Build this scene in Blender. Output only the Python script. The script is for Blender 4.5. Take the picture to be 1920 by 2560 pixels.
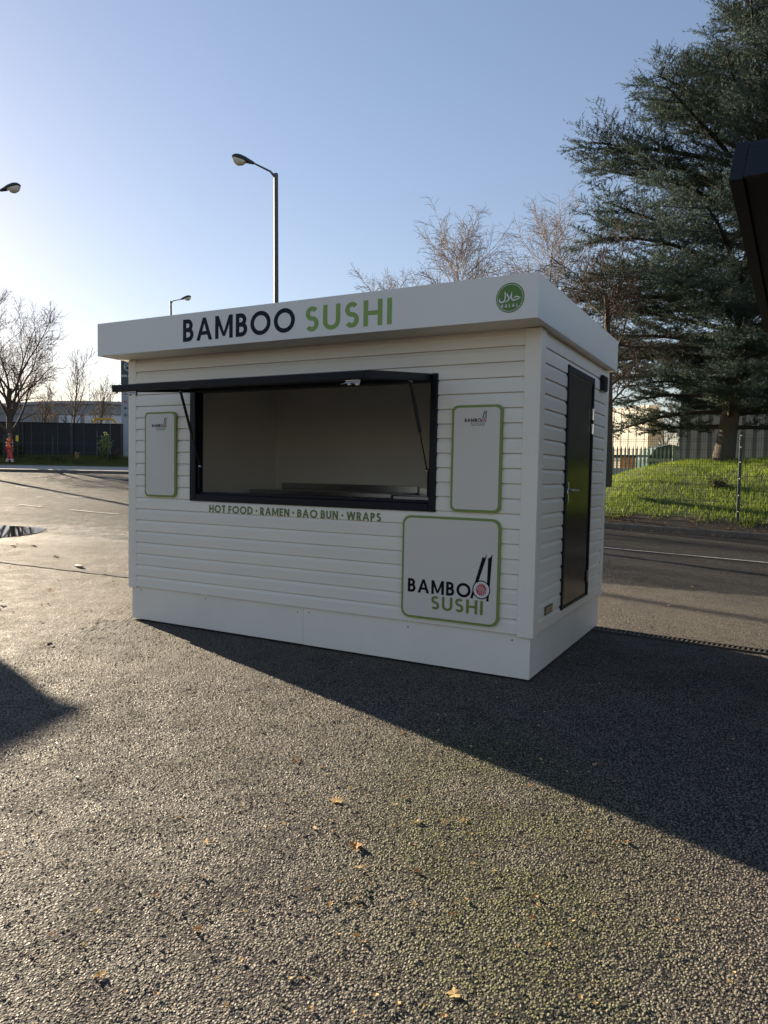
import bpy, math, random
import numpy as np
from mathutils import Vector, Matrix

for o in list(bpy.data.objects):
    bpy.data.objects.remove(o)
scene = bpy.context.scene
COL = scene.collection
R = math.radians

# ------------------------------------------------------------------ camera
CAM = np.array([5.494, -4.986, 1.4768])
FW = np.array([-0.47600, 0.87778, -0.05402])
RT = np.array([0.87843, 0.47751, 0.01879])
UP = np.array([-0.04229, 0.03851, 0.99836])
FPX = 1799.3
cd = bpy.data.cameras.new('camera')
cam = bpy.data.objects.new('camera', cd)
COL.objects.link(cam)
cd.sensor_fit = 'HORIZONTAL'
cd.sensor_width = 36.0
cd.lens = FPX / 1920 * 36.0
cd.clip_start = 0.05
cd.clip_end = 2000
M3 = Matrix(((RT[0], UP[0], -FW[0]), (RT[1], UP[1], -FW[1]), (RT[2], UP[2], -FW[2])))
cam.matrix_world = Matrix.Translation(Vector(CAM)) @ M3.to_4x4()
scene.camera = cam

# ------------------------------------------------------------------ sky, sun, exposure
SUN_EL = R(14.5)
SUN_AZ = math.atan2(-0.943, 0.332)          # angle from +Y towards +X
world = bpy.data.worlds.new('World')
scene.world = world
world.use_nodes = True
wn = world.node_tree.nodes
wl = world.node_tree.links
wn.clear()
sky = wn.new('ShaderNodeTexSky')
sky.sky_type = 'NISHITA'
sky.sun_disc = False
sky.sun_elevation = SUN_EL
sky.sun_rotation = SUN_AZ
sky.altitude = 50
sky.air_density = 1.25
sky.dust_density = 0.3
sky.ozone_density = 2.6
bg = wn.new('ShaderNodeBackground')
bg.inputs['Strength'].default_value = 0.076
wo = wn.new('ShaderNodeOutputWorld')
tint = wn.new('ShaderNodeMix')          # warm camera white balance for the whole sky
tint.data_type = 'RGBA'
tint.blend_type = 'MULTIPLY'
tint.inputs['Factor'].default_value = 1.0
tint.inputs['B'].default_value = (1.05, 0.955, 1.02, 1)
gam = wn.new('ShaderNodeGamma')          # soft phone-camera tone for the whole sky
gam.inputs['Gamma'].default_value = 0.80
wl.new(sky.outputs[0], gam.inputs['Color'])
wl.new(gam.outputs[0], tint.inputs['A'])
wl.new(tint.outputs['Result'], bg.inputs[0])
wl.new(bg.outputs[0], wo.inputs[0])
sd = bpy.data.lights.new('sun', 'SUN')
sd.energy = 5.0
sd.angle = R(0.53)
sd.color = (1.0, 0.84, 0.62)
sun = bpy.data.objects.new('sun', sd)
COL.objects.link(sun)
sdir = Vector((-0.943 * math.cos(SUN_EL), 0.332 * math.cos(SUN_EL), math.sin(SUN_EL)))
sun.rotation_euler = sdir.to_track_quat('Z', 'Y').to_euler()
sun.location = (-20, 10, 20)
vs = scene.view_settings
vs.view_transform = 'Standard'
vs.look = 'None'
vs.gamma = 1.0
vs.use_curve_mapping = False
vs.exposure = 1.55

# ------------------------------------------------------------------ helpers
F2 = np.array([-0.4767, 0.8791])
R2 = np.array([0.8791, 0.4767])


def at(px, py, s):
    """world point seen at photo pixel (px,py) at real depth s (metres)"""
    return CAM + s * (FW + RT * (px - 960) / FPX - UP * (py - 1280) / FPX)


def hgt(x, y):
    """gentle rise of the yard away from the kiosk"""
    s = (np.asarray(x) - CAM[0]) * F2[0] + (np.asarray(y) - CAM[1]) * F2[1]
    l = (np.asarray(x) - CAM[0]) * R2[0] + (np.asarray(y) - CAM[1]) * R2[1]
    k = np.clip((l + 8) / 14.0, 0, 1)
    c = 0.042 - 0.013 * k * k * (3 - 2 * k)
    sp = np.logaddexp(0, (s - 8.8) / 0.6) * 0.6 - np.logaddexp(0, (s - 50) / 3.0) * 3.0
    return c * sp


def SL(s, l):
    """yard coordinates (s forward, l right of the camera foot) -> world xy"""
    return CAM[0] + s * F2[0] + l * R2[0], CAM[1] + s * F2[1] + l * R2[1]


def tag(o, label=None, cat=None, group=None, kind=None):
    if label: o['label'] = label
    if cat: o['category'] = cat
    if group: o['group'] = group
    if kind: o['kind'] = kind
    return o


def thing(name, label, cat, loc=(0, 0, 0), rz=0.0, group=None):
    o = bpy.data.objects.new(name, None)
    o.empty_display_size = 0.2
    COL.objects.link(o)
    o.location = loc
    o.rotation_euler = (0, 0, rz)
    return tag(o, label, cat, group)


def link(name, me, parent=None, loc=(0, 0, 0), rot=(0, 0, 0)):
    o = bpy.data.objects.new(name, me)
    COL.objects.link(o)
    o.parent = parent
    o.location = loc
    o.rotation_euler = rot
    return o


class MB:
    def __init__(s):
        s.v = []
        s.f = []
        s.m = []
        s.cur = 0

    def add(s, vs_, fs_):
        b = len(s.v)
        s.v += [tuple(p) for p in vs_]
        for f in fs_:
            s.f.append(tuple(b + i for i in f))
            s.m.append(s.cur)
        return s

    def box(s, x0, x1, y0, y1, z0, z1):
        return s.add([(x0, y0, z0), (x1, y0, z0), (x1, y1, z0), (x0, y1, z0), (x0, y0, z1), (x1, y0, z1), (x1, y1, z1), (x0, y1, z1)],
                     [(0, 3, 2, 1), (4, 5, 6, 7), (0, 1, 5, 4), (1, 2, 6, 5), (2, 3, 7, 6), (3, 0, 4, 7)])

    def bbox(s, x0, x1, y0, y1, z0, z1, b=0.004):
        """box with chamfered edges"""
        vs_, idx = [], {}
        X, Y, Z = (x0, x1), (y0, y1), (z0, z1)
        for i in (0, 1):
            for j in (0, 1):
                for k in (0, 1):
                    sx, sy, sz = (1 if i == 0 else -1), (1 if j == 0 else -1), (1 if k == 0 else -1)
                    for a in range(3):
                        p = [X[i] + sx * b, Y[j] + sy * b, Z[k] + sz * b]
                        p[a] = (X[i], Y[j], Z[k])[a]
                        idx[(i, j, k, a)] = len(vs_)
                        vs_.append(tuple(p))
        fs_ = []
        for a in range(3):
            for e in (0, 1):
                o = [q for q in range(3) if q != a]
                q4 = []
                for (p, q) in ((0, 0), (1, 0), (1, 1), (0, 1)):
                    c = [0, 0, 0]
                    c[a] = e; c[o[0]] = p; c[o[1]] = q
                    q4.append(idx[(c[0], c[1], c[2], a)])
                fs_.append(tuple(q4))
        for a in range(3):          # edge running along a
            o = [q for q in range(3) if q != a]
            for p in (0, 1):
                for q in (0, 1):
                    c0 = [0, 0, 0]; c1 = [0, 0, 0]
                    c0[a] = 0; c1[a] = 1
                    for c in (c0, c1):
                        c[o[0]] = p; c[o[1]] = q
                    fs_.append((idx[(*c0, o[0])], idx[(*c0, o[1])], idx[(*c1, o[1])], idx[(*c1, o[0])]))
        for i in (0, 1):
            for j in (0, 1):
                for k in (0, 1):
                    fs_.append((idx[(i, j, k, 0)], idx[(i, j, k, 1)], idx[(i, j, k, 2)]))
        return s.add(vs_, fs_)

    def bar(s, a, b, w, h, up=(0, 0, 1)):
        a = np.array(a, float); b = np.array(b, float)
        d = b - a; d /= np.linalg.norm(d)
        u = np.array(up, float)
        if abs(d @ u) > 0.98: u = np.array([1.0, 0, 0])
        sd_ = np.cross(d, u); sd_ /= np.linalg.norm(sd_)
        u = np.cross(sd_, d)
        vs_ = []
        for p in (a, b):
            for (i, j) in ((-1, -1), (1, -1), (1, 1), (-1, 1)):
                vs_.append(p + sd_ * w / 2 * i + u * h / 2 * j)
        return s.add(vs_, [(0, 1, 2, 3), (7, 6, 5, 4), (0, 4, 5, 1), (1, 5, 6, 2), (2, 6, 7, 3), (3, 7, 4, 0)])

    def tube(s, pts, rad, n=8, cap=True):
        pts = [np.array(p, float) for p in pts]
        if not hasattr(rad, '__len__'): rad = [rad] * len(pts)
        ref = np.array([0.0, 0, 1.0])
        d0 = pts[-1] - pts[0]
        if abs(d0[2]) > 0.9 * np.linalg.norm(d0): ref = np.array([1.0, 0.13, 0])
        vs_, fs_ = [], []
        for i, p in enumerate(pts):
            d = pts[min(i + 1, len(pts) - 1)] - pts[max(i - 1, 0)]
            d = d / (np.linalg.norm(d) + 1e-9)
            a = np.cross(d, ref); a /= (np.linalg.norm(a) + 1e-9)
            b = np.cross(a, d)
            for k in range(n):
                t = 2 * math.pi * k / n
                vs_.append(p + (a * math.cos(t) + b * math.sin(t)) * rad[i])
        for i in range(len(pts) - 1):
            for k in range(n):
                k2 = (k + 1) % n
                fs_.append((i * n + k, i * n + k2, (i + 1) * n + k2, (i + 1) * n + k))
        if cap and n > 3:
            fs_.append(tuple(range(n - 1, -1, -1)))
            fs_.append(tuple((len(pts) - 1) * n + k for k in range(n)))
        return s.add(vs_, fs_)

    def loft(s, rings, cap=True):
        n = len(rings[0])
        vs_ = [p for r_ in rings for p in r_]
        fs_ = []
        for i in range(len(rings) - 1):
            for k in range(n):
                k2 = (k + 1) % n
                fs_.append((i * n + k, i * n + k2, (i + 1) * n + k2, (i + 1) * n + k))
        if cap:
            fs_.append(tuple(range(n - 1, -1, -1)))
            fs_.append(tuple((len(rings) - 1) * n + k for k in range(n)))
        return s.add(vs_, fs_)

    def mesh(s, name, mats):
        me = bpy.data.meshes.new(name)
        me.from_pydata([tuple(map(float, p)) for p in s.v], [], s.f)
        if not isinstance(mats, (list, tuple)): mats = [mats]
        for m in mats: me.materials.append(m)
        if len(mats) > 1:
            me.polygons.foreach_set('material_index', s.m)
        me.update()
        return me

    def build(s, name, mats, parent=None, smooth=False, loc=(0, 0, 0), label=None, fixn=True):
        me = s.mesh(name, mats)
        if fixn and len(s.f) < 60000:
            import bmesh
            bm = bmesh.new(); bm.from_mesh(me)
            bmesh.ops.recalc_face_normals(bm, faces=bm.faces)
            bm.to_mesh(me); bm.free()
        if smooth:
            me.polygons.foreach_set('use_smooth', [True] * len(me.polygons))
            if smooth != 'all':
                try: me.set_sharp_from_angle(angle=R(40))
                except Exception: pass
        o = link(name, me, parent, loc)
        if label: o['label'] = label
        return o


def np_mesh(name, verts, faces, mat, n=None):
    """fast mesh from numpy arrays; faces (N,k)"""
    me = bpy.data.meshes.new(name)
    verts = np.ascontiguousarray(verts, dtype=np.float32)
    faces = np.ascontiguousarray(faces, dtype=np.int32)
    k = faces.shape[1]
    me.vertices.add(len(verts)); me.vertices.foreach_set('co', verts.ravel())
    me.loops.add(faces.size); me.loops.foreach_set('vertex_index', faces.ravel())
    me.polygons.add(len(faces))
    me.polygons.foreach_set('loop_start', np.arange(len(faces), dtype=np.int32) * k)
    me.polygons.foreach_set('loop_total', np.full(len(faces), k, dtype=np.int32))
    me.update(calc_edges=True)
    me.materials.append(mat)
    return me


# ------------------------------------------------------------------ materials
def nt(name):
    m = bpy.data.materials.new(name)
    m.use_nodes = True
    t = m.node_tree
    return m, t.nodes, t.links, t.nodes['Principled BSDF']


def mat(name, col, rough=0.6, metal=0.0, var=0.0, vscale=4.0, bump=0.0, bscale=40.0, spec=0.5, stretch=None, col2=None, coat=0.0, rvar=0.0):
    m, n, l, p = nt(name)
    p.inputs['Base Color'].default_value = (*col, 1)
    p.inputs['Roughness'].default_value = rough
    p.inputs['Metallic'].default_value = metal
    p.inputs['Specular IOR Level'].default_value = spec
    p.inputs['Coat Weight'].default_value = coat
    tc = n.new('ShaderNodeTexCoord')
    src = tc.outputs['Object']
    if stretch:
        mp = n.new('ShaderNodeMapping')
        mp.inputs['Scale'].default_value = stretch
        l.new(src, mp.inputs[0]); src = mp.outputs[0]
    if var > 0 or col2:
        no = n.new('ShaderNodeTexNoise')
        no.inputs['Scale'].default_value = vscale
        no.inputs['Detail'].default_value = 6
        no.inputs['Roughness'].default_value = 0.65
        l.new(src, no.inputs['Vector'])
        mx = n.new('ShaderNodeMix'); mx.data_type = 'RGBA'
        c2 = col2 if col2 else tuple(max(0, c * (1 - var)) for c in col)
        c1 = col if col2 else tuple(min(1, c * (1 + var)) for c in col)
        mr = n.new('ShaderNodeMapRange')
        mr.inputs['From Min'].default_value = 0.3; mr.inputs['From Max'].default_value = 0.7
        l.new(no.outputs['Fac'], mr.inputs['Value'])
        l.new(mr.outputs[0], mx.inputs['Factor'])
        mx.inputs['A'].default_value = (*c1, 1); mx.inputs['B'].default_value = (*c2, 1)
        l.new(mx.outputs['Result'], p.inputs['Base Color'])
        if rvar > 0:
            m2 = n.new('ShaderNodeMapRange')
            m2.inputs['To Min'].default_value = rough - rvar; m2.inputs['To Max'].default_value = rough + rvar
            l.new(no.outputs['Fac'], m2.inputs['Value']); l.new(m2.outputs[0], p.inputs['Roughness'])
    if bump > 0:
        nb = n.new('ShaderNodeTexNoise')
        nb.inputs['Scale'].default_value = bscale
        nb.inputs['Detail'].default_value = 5
        l.new(src, nb.inputs['Vector'])
        bp = n.new('ShaderNodeBump')
        bp.inputs['Strength'].default_value = min(1.0, bump)
        bp.inputs['Distance'].default_value = 0.01
        l.new(nb.outputs['Fac'], bp.inputs['Height'])
        l.new(bp.outputs[0], p.inputs['Normal'])
    return m


KR = np.array([5.375, 12.58])            # a point of the right-hand kerb
KE = np.array([0.9936, -0.113])          # along the kerb, to the right
KN = np.array([0.113, 0.9936])           # away from the road


def leafmat(name, col, var=0.4, vscale=3.0, trans=0.45, rough=0.5, col2=None):
    m = mat(name, col, rough, var=var, vscale=vscale, spec=0.3, col2=col2)
    n, l = m.node_tree.nodes, m.node_tree.links
    p = n['Principled BSDF']
    tb = n.new('ShaderNodeBsdfTranslucent')
    ms = n.new('ShaderNodeMixShader')
    ms.inputs[0].default_value = trans
    src = p.inputs['Base Color'].links[0].from_socket
    l.new(src, tb.inputs['Color'])
    l.new(p.outputs[0], ms.inputs[1]); l.new(tb.outputs[0], ms.inputs[2])
    l.new(ms.outputs[0], n['Material Output'].inputs['Surface'])
    return m


def asphalt():
    m, n, l, p = nt('asphalt')

    def math_(op, a=None, b=None, c=None, clamp=False):
        q = n.new('ShaderNodeMath'); q.operation = op; q.use_clamp = clamp
        for i, v in enumerate((a, b, c)):
            if v is None: continue
            if isinstance(v, (int, float)): q.inputs[i].default_value = v
            else: l.new(v, q.inputs[i])
        return q.outputs[0]

    def noise(scale, detail=4, rough=0.55, vec=None):
        q = n.new('ShaderNodeTexNoise')
        q.inputs['Scale'].default_value = scale; q.inputs['Detail'].default_value = detail
        q.inputs['Roughness'].default_value = rough
        l.new(vec if vec else tc.outputs['Object'], q.inputs['Vector'])
        return q.outputs['Fac']

    def rng(v, a, b, c=0.0, d=1.0, smooth=True):
        q = n.new('ShaderNodeMapRange')
        if smooth: q.interpolation_type = 'SMOOTHSTEP'
        for k, x in zip(('From Min', 'From Max', 'To Min', 'To Max'), (a, b, c, d)):
            q.inputs[k].default_value = x
        l.new(v, q.inputs['Value'])
        return q.outputs[0]

    def mix(f, a, b):
        q = n.new('ShaderNodeMix'); q.data_type = 'RGBA'
        if isinstance(f, float): q.inputs['Factor'].default_value = f
        else: l.new(f, q.inputs['Factor'])
        for k, v in (('A', a), ('B', b)):
            if isinstance(v, tuple): q.inputs[k].default_value = (*v, 1)
            else: l.new(v, q.inputs[k])
        return q.outputs['Result']

    tc = n.new('ShaderNodeTexCoord')
    sx = n.new('ShaderNodeSeparateXYZ'); l.new(tc.outputs['Object'], sx.inputs[0])
    # distort coordinates slightly so that stones are not regular cells
    vo = n.new('ShaderNodeTexVoronoi'); vo.inputs['Scale'].default_value = 96
    vo.inputs['Randomness'].default_value = 1.0
    vo.feature = 'SMOOTH_F1'; vo.inputs['Smoothness'].default_value = 0.12
    l.new(tc.outputs['Object'], vo.inputs['Vector'])
    v2 = n.new('ShaderNodeTexVoronoi'); v2.inputs['Scale'].default_value = 170
    l.new(tc.outputs['Object'], v2.inputs['Vector'])
    cell = n.new('ShaderNodeSeparateColor'); l.new(vo.outputs['Color'], cell.inputs[0])
    n_big = noise(0.55, 5, 0.6)
    n_mid = noise(3.5, 5, 0.6)
    n_gr = noise(26, 4, 0.6)
    # zones: old coarse yard surface / newer darker road
    w = math_('ADD', math_('MULTIPLY', sx.outputs['Y'], float(KN[1])), math_('MULTIPLY', sx.outputs['X'], float(KN[0])))
    w = math_('SUBTRACT', w, float(KR @ KN))
    wb = math_('ADD', w, math_('MULTIPLY', sx.outputs['X'], -0.21))
    wb = math_('ADD', wb, math_('MULTIPLY', n_mid, 0.35))
    road = rng(wb, -8.35, -8.2)
    # colours
    yard = mix(rng(n_big, 0.3, 0.7), (0.205, 0.180, 0.145), (0.155, 0.138, 0.114))
    n_pat = noise(1.4, 6, 0.65)
    yard = mix(rng(n_pat, 0.52, 0.66, 0.0, 0.55), yard, (0.085, 0.078, 0.068))
    yard = mix(rng(cell.outputs[0], 0.2, 1.0, 0.0, 0.72), yard, (0.27, 0.235, 0.185))
    roadc = mix(rng(n_mid, 0.3, 0.7), (0.040, 0.041, 0.044), (0.062, 0.062, 0.063))
    roadc = mix(rng(noise(4.0, 6, 0.75), 0.45, 0.58, 0.0, 0.65), roadc, (0.020, 0.020, 0.022))
    roadc = mix(rng(cell.outputs[1], 0.72, 0.9, 0.0, 0.8), roadc, (0.20, 0.195, 0.18))
    col = mix(road, yard, roadc)
    col = mix(rng(noise(5.0, 8, 0.75), 0.50, 0.64, 0.0, 0.30), col, (0.055, 0.050, 0.046))
    # moss in the hollows in front of the kiosk
    c0 = SL(2.8, 0.48)
    dx = math_('SUBTRACT', sx.outputs['X'], c0[0]); dy = math_('SUBTRACT', sx.outputs['Y'], c0[1])
    a_ = math_('ADD', math_('MULTIPLY', dx, float(F2[0])), math_('MULTIPLY', dy, float(F2[1])))
    b_ = math_('ADD', math_('MULTIPLY', dx, float(R2[0])), math_('MULTIPLY', dy, float(R2[1])))
    dist = math_('SQRT', math_('ADD', math_('POWER', math_('ABSOLUTE', math_('DIVIDE', a_, 1.35)), 2.0), math_('POWER', math_('ABSOLUTE', math_('DIVIDE', b_, 0.62)), 2.0)))
    moss = math_('MULTIPLY', rng(dist, 0.35, 1.4, 1.0, 0.0), rng(n_pat, 0.30, 0.54))
    moss = math_('MULTIPLY', moss, rng(n_gr, 0.3, 0.6, 0.25, 1.0))
    col = mix(math_('MULTIPLY', moss, 0.78), col, (0.130, 0.142, 0.028))
    # bits of leaf dust, brownish
    dust = rng(noise(9, 6, 0.7), 0.62, 0.75, 0.0, 0.35)
    col = mix(dust, col, (0.17, 0.12, 0.07))
    # colour goes dark between the stones
    gap = rng(vo.outputs['Distance'], 0.30, 0.55, 0.0, 0.9)
    col = mix(gap, col, (0.020, 0.019, 0.019))
    l.new(col, p.inputs['Base Color'])
    rough = math_('SUBTRACT', rng(n_mid, 0.3, 0.7, 0.72, 0.88), math_('MULTIPLY', rng(cell.outputs[2], 0.6, 1.0), 0.22))
    wet = math_('MULTIPLY', math_('MULTIPLY', road, rng(sx.outputs['X'], -3.0, 2.0, 1.0, 0.25)), math_('ADD', rng(noise(0.35, 4, 0.6), 0.42, 0.62, 0.0, 0.08), rng(noise(2.2, 7, 0.7), 0.45, 0.62, 0.0, 0.12)))
    l.new(math_('SUBTRACT', rough, wet), p.inputs['Roughness'])
    l.new(rng(road, 0.0, 1.0, 0.26, 0.09), p.inputs['Specular IOR Level'])
    # damp margin round the puddle on the left
    c1 = SL(13.6, -7.3)
    ddx = math_('SUBTRACT', sx.outputs['X'], c1[0]); ddy = math_('SUBTRACT', sx.outputs['Y'], c1[1])
    da = math_('ADD', math_('MULTIPLY', ddx, float(F2[0])), math_('MULTIPLY', ddy, float(F2[1])))
    db = math_('ADD', math_('MULTIPLY', ddx, float(R2[0])), math_('MULTIPLY', ddy, float(R2[1])))
    dd = math_('SQRT', math_('ADD', math_('POWER', math_('ABSOLUTE', math_('DIVIDE', da, 1.5)), 2.0), math_('POWER', math_('ABSOLUTE', math_('DIVIDE', db, 3.0)), 2.0)))
    damp = rng(math_('ADD', dd, math_('MULTIPLY', math_('SUBTRACT', n_pat, 0.5), 1.2)), 0.7, 1.15, 1.0, 0.0)
    col = mix(math_('MULTIPLY', damp, 0.6), col, (0.03, 0.028, 0.026))
    l.new(col, p.inputs['Base Color'])
    l.new(math_('MAXIMUM', math_('SUBTRACT', math_('SUBTRACT', rough, wet), math_('MULTIPLY', damp, 0.18)), 0.3), p.inputs['Roughness'])
    # relief
    v3 = n.new('ShaderNodeTexVoronoi'); v3.inputs['Scale'].default_value = 58
    l.new(tc.outputs['Object'], v3.inputs['Vector'])
    c3 = n.new('ShaderNodeSeparateColor'); l.new(v3.outputs['Color'], c3.inputs[0])
    st = rng(vo.outputs['Distance'], 0.20, 0.60, 1.0, 0.0)
    big = math_('MULTIPLY', rng(v3.outputs['Distance'], 0.22, 0.50, 1.0, 0.0), rng(c3.outputs[0], 0.72, 0.80))
    st = math_('MAXIMUM', st, math_('MULTIPLY', big, 1.25))
    st = math_('MULTIPLY', st, rng(cell.outputs[1], 0.0, 1.0, 0.35, 1.0))
    fine = math_('MULTIPLY', math_('SUBTRACT', 1.0, v2.outputs['Distance']), 0.34)
    hh = math_('ADD', math_('ADD', math_('MULTIPLY', st, 1.0), fine), math_('MULTIPLY', n_gr, 0.7))
    amp = rng(road, 0.0, 1.0, 0.0068, 0.0058)
    hh = math_('ADD', math_('MULTIPLY', math_('SUBTRACT', hh, 1.05), amp), math_('MULTIPLY', math_('SUBTRACT', n_mid, 0.5), 0.014))
    n_pot = noise(2.6, 3, 0.5)
    hh = math_('SUBTRACT', hh, math_('MULTIPLY', rng(n_pot, 0.66, 0.74), math_('MULTIPLY', rng(n_gr, 0.3, 0.6), 0.007)))
    rel = math_('MULTIPLY', math_('MULTIPLY', math_('SUBTRACT', noise(9.0, 6, 0.7), 0.5), 0.030), road)
    hh = math_('ADD', hh, rel)
    di = n.new('ShaderNodeDisplacement')
    di.inputs['Midlevel'].default_value = 0.0
    di.inputs['Scale'].default_value = 1.0
    l.new(hh, di.inputs['Height'])
    l.new(di.outputs[0], n['Material Output'].inputs['Displacement'])
    m.displacement_method = 'BOTH'
    return m


M = {}
M['asphalt'] = asphalt()
M['white'] = mat('white_satin', (0.84, 0.80, 0.715), 0.42, var=0.025, vscale=1.6, bump=0.03, bscale=9, rvar=0.06)
M['board'] = mat('white_cladding', (0.84, 0.80, 0.715), 0.40, var=0.03, vscale=2.3, bump=0.06, bscale=14, stretch=(0.3, 0.3, 2), rvar=0.06)
nb_, lb_ = M['board'].node_tree.nodes, M['board'].node_tree.links
oi_ = nb_.new('ShaderNodeObjectInfo')
hv_ = nb_.new('ShaderNodeHueSaturation')
mr_ = nb_.new('ShaderNodeMapRange')
mr_.inputs['To Min'].default_value = 0.955; mr_.inputs['To Max'].default_value = 1.02
lb_.new(oi_.outputs['Random'], mr_.inputs['Value']); lb_.new(mr_.outputs[0], hv_.inputs['Value'])
pb_ = nb_['Principled BSDF']
lb_.new(pb_.inputs['Base Color'].links[0].from_socket, hv_.inputs['Color'])
lb_.new(hv_.outputs[0], pb_.inputs['Base Color'])
M['basewhite'] = mat('white_skirt', (0.82, 0.78, 0.70), 0.45, var=0.05, vscale=1.8, bump=0.05, bscale=30, rvar=0.08)
M['fascia'] = mat('fascia_white', (0.77, 0.755, 0.715), 0.36, var=0.02, vscale=1.2, bump=0.03, bscale=3.5, rvar=0.05)
M['inner'] = mat('inner_wall', (0.80, 0.785, 0.76), 0.5, var=0.03, vscale=2)
M['navy'] = mat('navy_metal', (0.003, 0.006, 0.013), 0.42, spec=0.25, var=0.2, vscale=6, bump=0.03, bscale=20)
M['gloss_black'] = mat('gloss_black_door', (0.005, 0.005, 0.006), 0.17, bump=0.035, bscale=2.6, spec=0.4)
M['rubber'] = mat('black_rubber', (0.012, 0.012, 0.013), 0.6)
M['chrome'] = mat('chrome', (0.72, 0.72, 0.74), 0.16, metal=1.0)
M['steel'] = mat('stainless', (0.42, 0.43, 0.44), 0.28, metal=1.0, var=0.06, vscale=10, stretch=(0.2, 6, 6))
M['panel'] = mat('sign_panel', (0.69, 0.655, 0.60), 0.38, var=0.02, vscale=2.0, bump=0.02, bscale=5)
M['green'] = mat('sign_green', (0.20, 0.28, 0.065), 0.45)
M['lettergreen'] = mat('letter_green', (0.25, 0.38, 0.10), 0.5, spec=0.3)
M['letternavy'] = mat('letter_navy', (0.010, 0.017, 0.032), 0.55, spec=0.15)
M['letterblack'] = mat('letter_black', (0.006, 0.006, 0.008), 0.55, spec=0.15)
M['letterolive'] = mat('letter_olive', (0.135, 0.185, 0.06), 0.45)
M['oliveprint'] = mat('print_olive', (0.17, 0.215, 0.045), 0.45)
M['printwhite'] = mat('print_white', (0.80, 0.80, 0.80), 0.45)
M['printred'] = mat('print_red', (0.50, 0.045, 0.06), 0.45)
M['printgrey'] = mat('print_grey', (0.25, 0.27, 0.22), 0.45)
M['halal'] = mat('badge_green', (0.10, 0.21, 0.035), 0.42)
M['screw'] = mat('screw_dark', (0.02, 0.02, 0.02), 0.5)
M['brass'] = mat('name_plate', (0.35, 0.27, 0.16), 0.35, metal=0.6)
M['lamp_grey'] = mat('galvanised', (0.085, 0.09, 0.095), 0.55, metal=0.2, var=0.12, vscale=12)
M['lamp_dark'] = mat('lamp_housing', (0.035, 0.038, 0.042), 0.5)
M['lens'] = mat('lamp_lens', (0.62, 0.60, 0.50), 0.12, var=0.12, vscale=20)
M['kerb'] = mat('concrete_kerb', (0.115, 0.10, 0.08), 0.85, var=0.25, vscale=7, bump=0.4, bscale=60)
M['foot'] = mat('footway', (0.36, 0.33, 0.29), 0.7, var=0.15, vscale=2, bump=0.4, bscale=70)
M['paint'] = mat('road_paint', (0.55, 0.54, 0.50), 0.7, col2=(0.11, 0.11, 0.105), vscale=11)
M['soil'] = mat('soil', (0.035, 0.026, 0.018), 0.95, var=0.4, vscale=14, bump=1.0, bscale=40)
M['turf'] = mat('turf', (0.07, 0.085, 0.02), 0.9, var=0.35, vscale=3, bump=1.0, bscale=30)
M['grassblade'] = leafmat('grass_blade', (0.27, 0.35, 0.035), vscale=1.3, trans=0.5, col2=(0.13, 0.20, 0.022))
M['vergeblade'] = leafmat('verge_blade', (0.15, 0.20, 0.035), vscale=0.7, trans=0.45, col2=(0.10, 0.075, 0.035))
M['bark'] = mat('bark', (0.075, 0.058, 0.042), 0.9, var=0.35, vscale=12, bump=0.9, bscale=22, stretch=(3, 3, 0.6))
M['twig'] = mat('twig', (0.16, 0.115, 0.08), 0.85, var=0.3, vscale=3)
M['birch'] = mat('birch_bark', (0.38, 0.33, 0.29), 0.8, var=0.4, vscale=6)
M['birchtwig'] = mat('birch_twig', (0.25, 0.20, 0.175), 0.8, var=0.3, vscale=2)
M['palebark'] = mat('pale_bark', (0.48, 0.43, 0.36), 0.8, var=0.25, vscale=8)
M['needle'] = leafmat('cedar_needle', (0.070, 0.104, 0.086), vscale=1.1, trans=.15, rough=.85, col2=(0.050, 0.072, 0.050))
M['limb'] = mat('cedar_limb', (0.035, 0.028, 0.022), 0.9)
M['thorn'] = mat('thorn_twig', (0.060, 0.040, 0.028), 0.9, var=0.3, vscale=3)
M['shrubleaf'] = leafmat('shrub_leaf', (0.22, 0.28, 0.09), vscale=5, trans=.4, rough=.35)
M['ivy'] = leafmat('dull_leaf', (0.075, 0.075, 0.03), vscale=4, trans=.35, col2=(.06, .04, .025))
M['dryleaf'] = leafmat('dry_leaf', (0.42, 0.22, 0.08), vscale=30, trans=.25, rough=.7)
M['paleleaf'] = leafmat('pale_leaf', (0.62, 0.43, 0.19), vscale=30, trans=.25, rough=.7)
M['darkleaf'] = mat('dark_leaf', (0.06, 0.035, 0.022), 0.6, var=0.3, vscale=18)
M['cladding'] = mat('warehouse_cladding', (0.44, 0.40, 0.34), 0.55, var=0.05, vscale=0.8)
M['cladding2'] = mat('warehouse_groove', (0.22, 0.20, 0.17), 0.6)
M['fencegreen'] = mat('fence_green', (0.012, 0.045, 0.032), 0.5)
M['palegreen'] = mat('palisade_green', (0.38, 0.44, 0.30), 0.5, var=0.15, vscale=9)
M['trailer'] = mat('trailer_side', (0.66, 0.61, 0.50), 0.45, var=0.05, vscale=0.6)
M['chassis'] = mat('chassis', (0.03, 0.028, 0.026), 0.6)
M['tealgreen'] = mat('teal_green', (0.012, 0.075, 0.065), 0.45)
M['orange'] = mat('orange_paint', (0.55, 0.19, 0.04), 0.6)
M['bluefence'] = mat('blue_fence', (0.03, 0.07, 0.17), 0.5)
M['timber'] = mat('dark_fence_timber', (0.022, 0.026, 0.030), 0.8, var=0.3, vscale=5)
M['roofmetal'] = mat('far_roof', (0.33, 0.35, 0.37), 0.45)
M['farwall'] = mat('far_wall', (0.25, 0.26, 0.27), 0.7, var=0.1, vscale=0.4)
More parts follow.
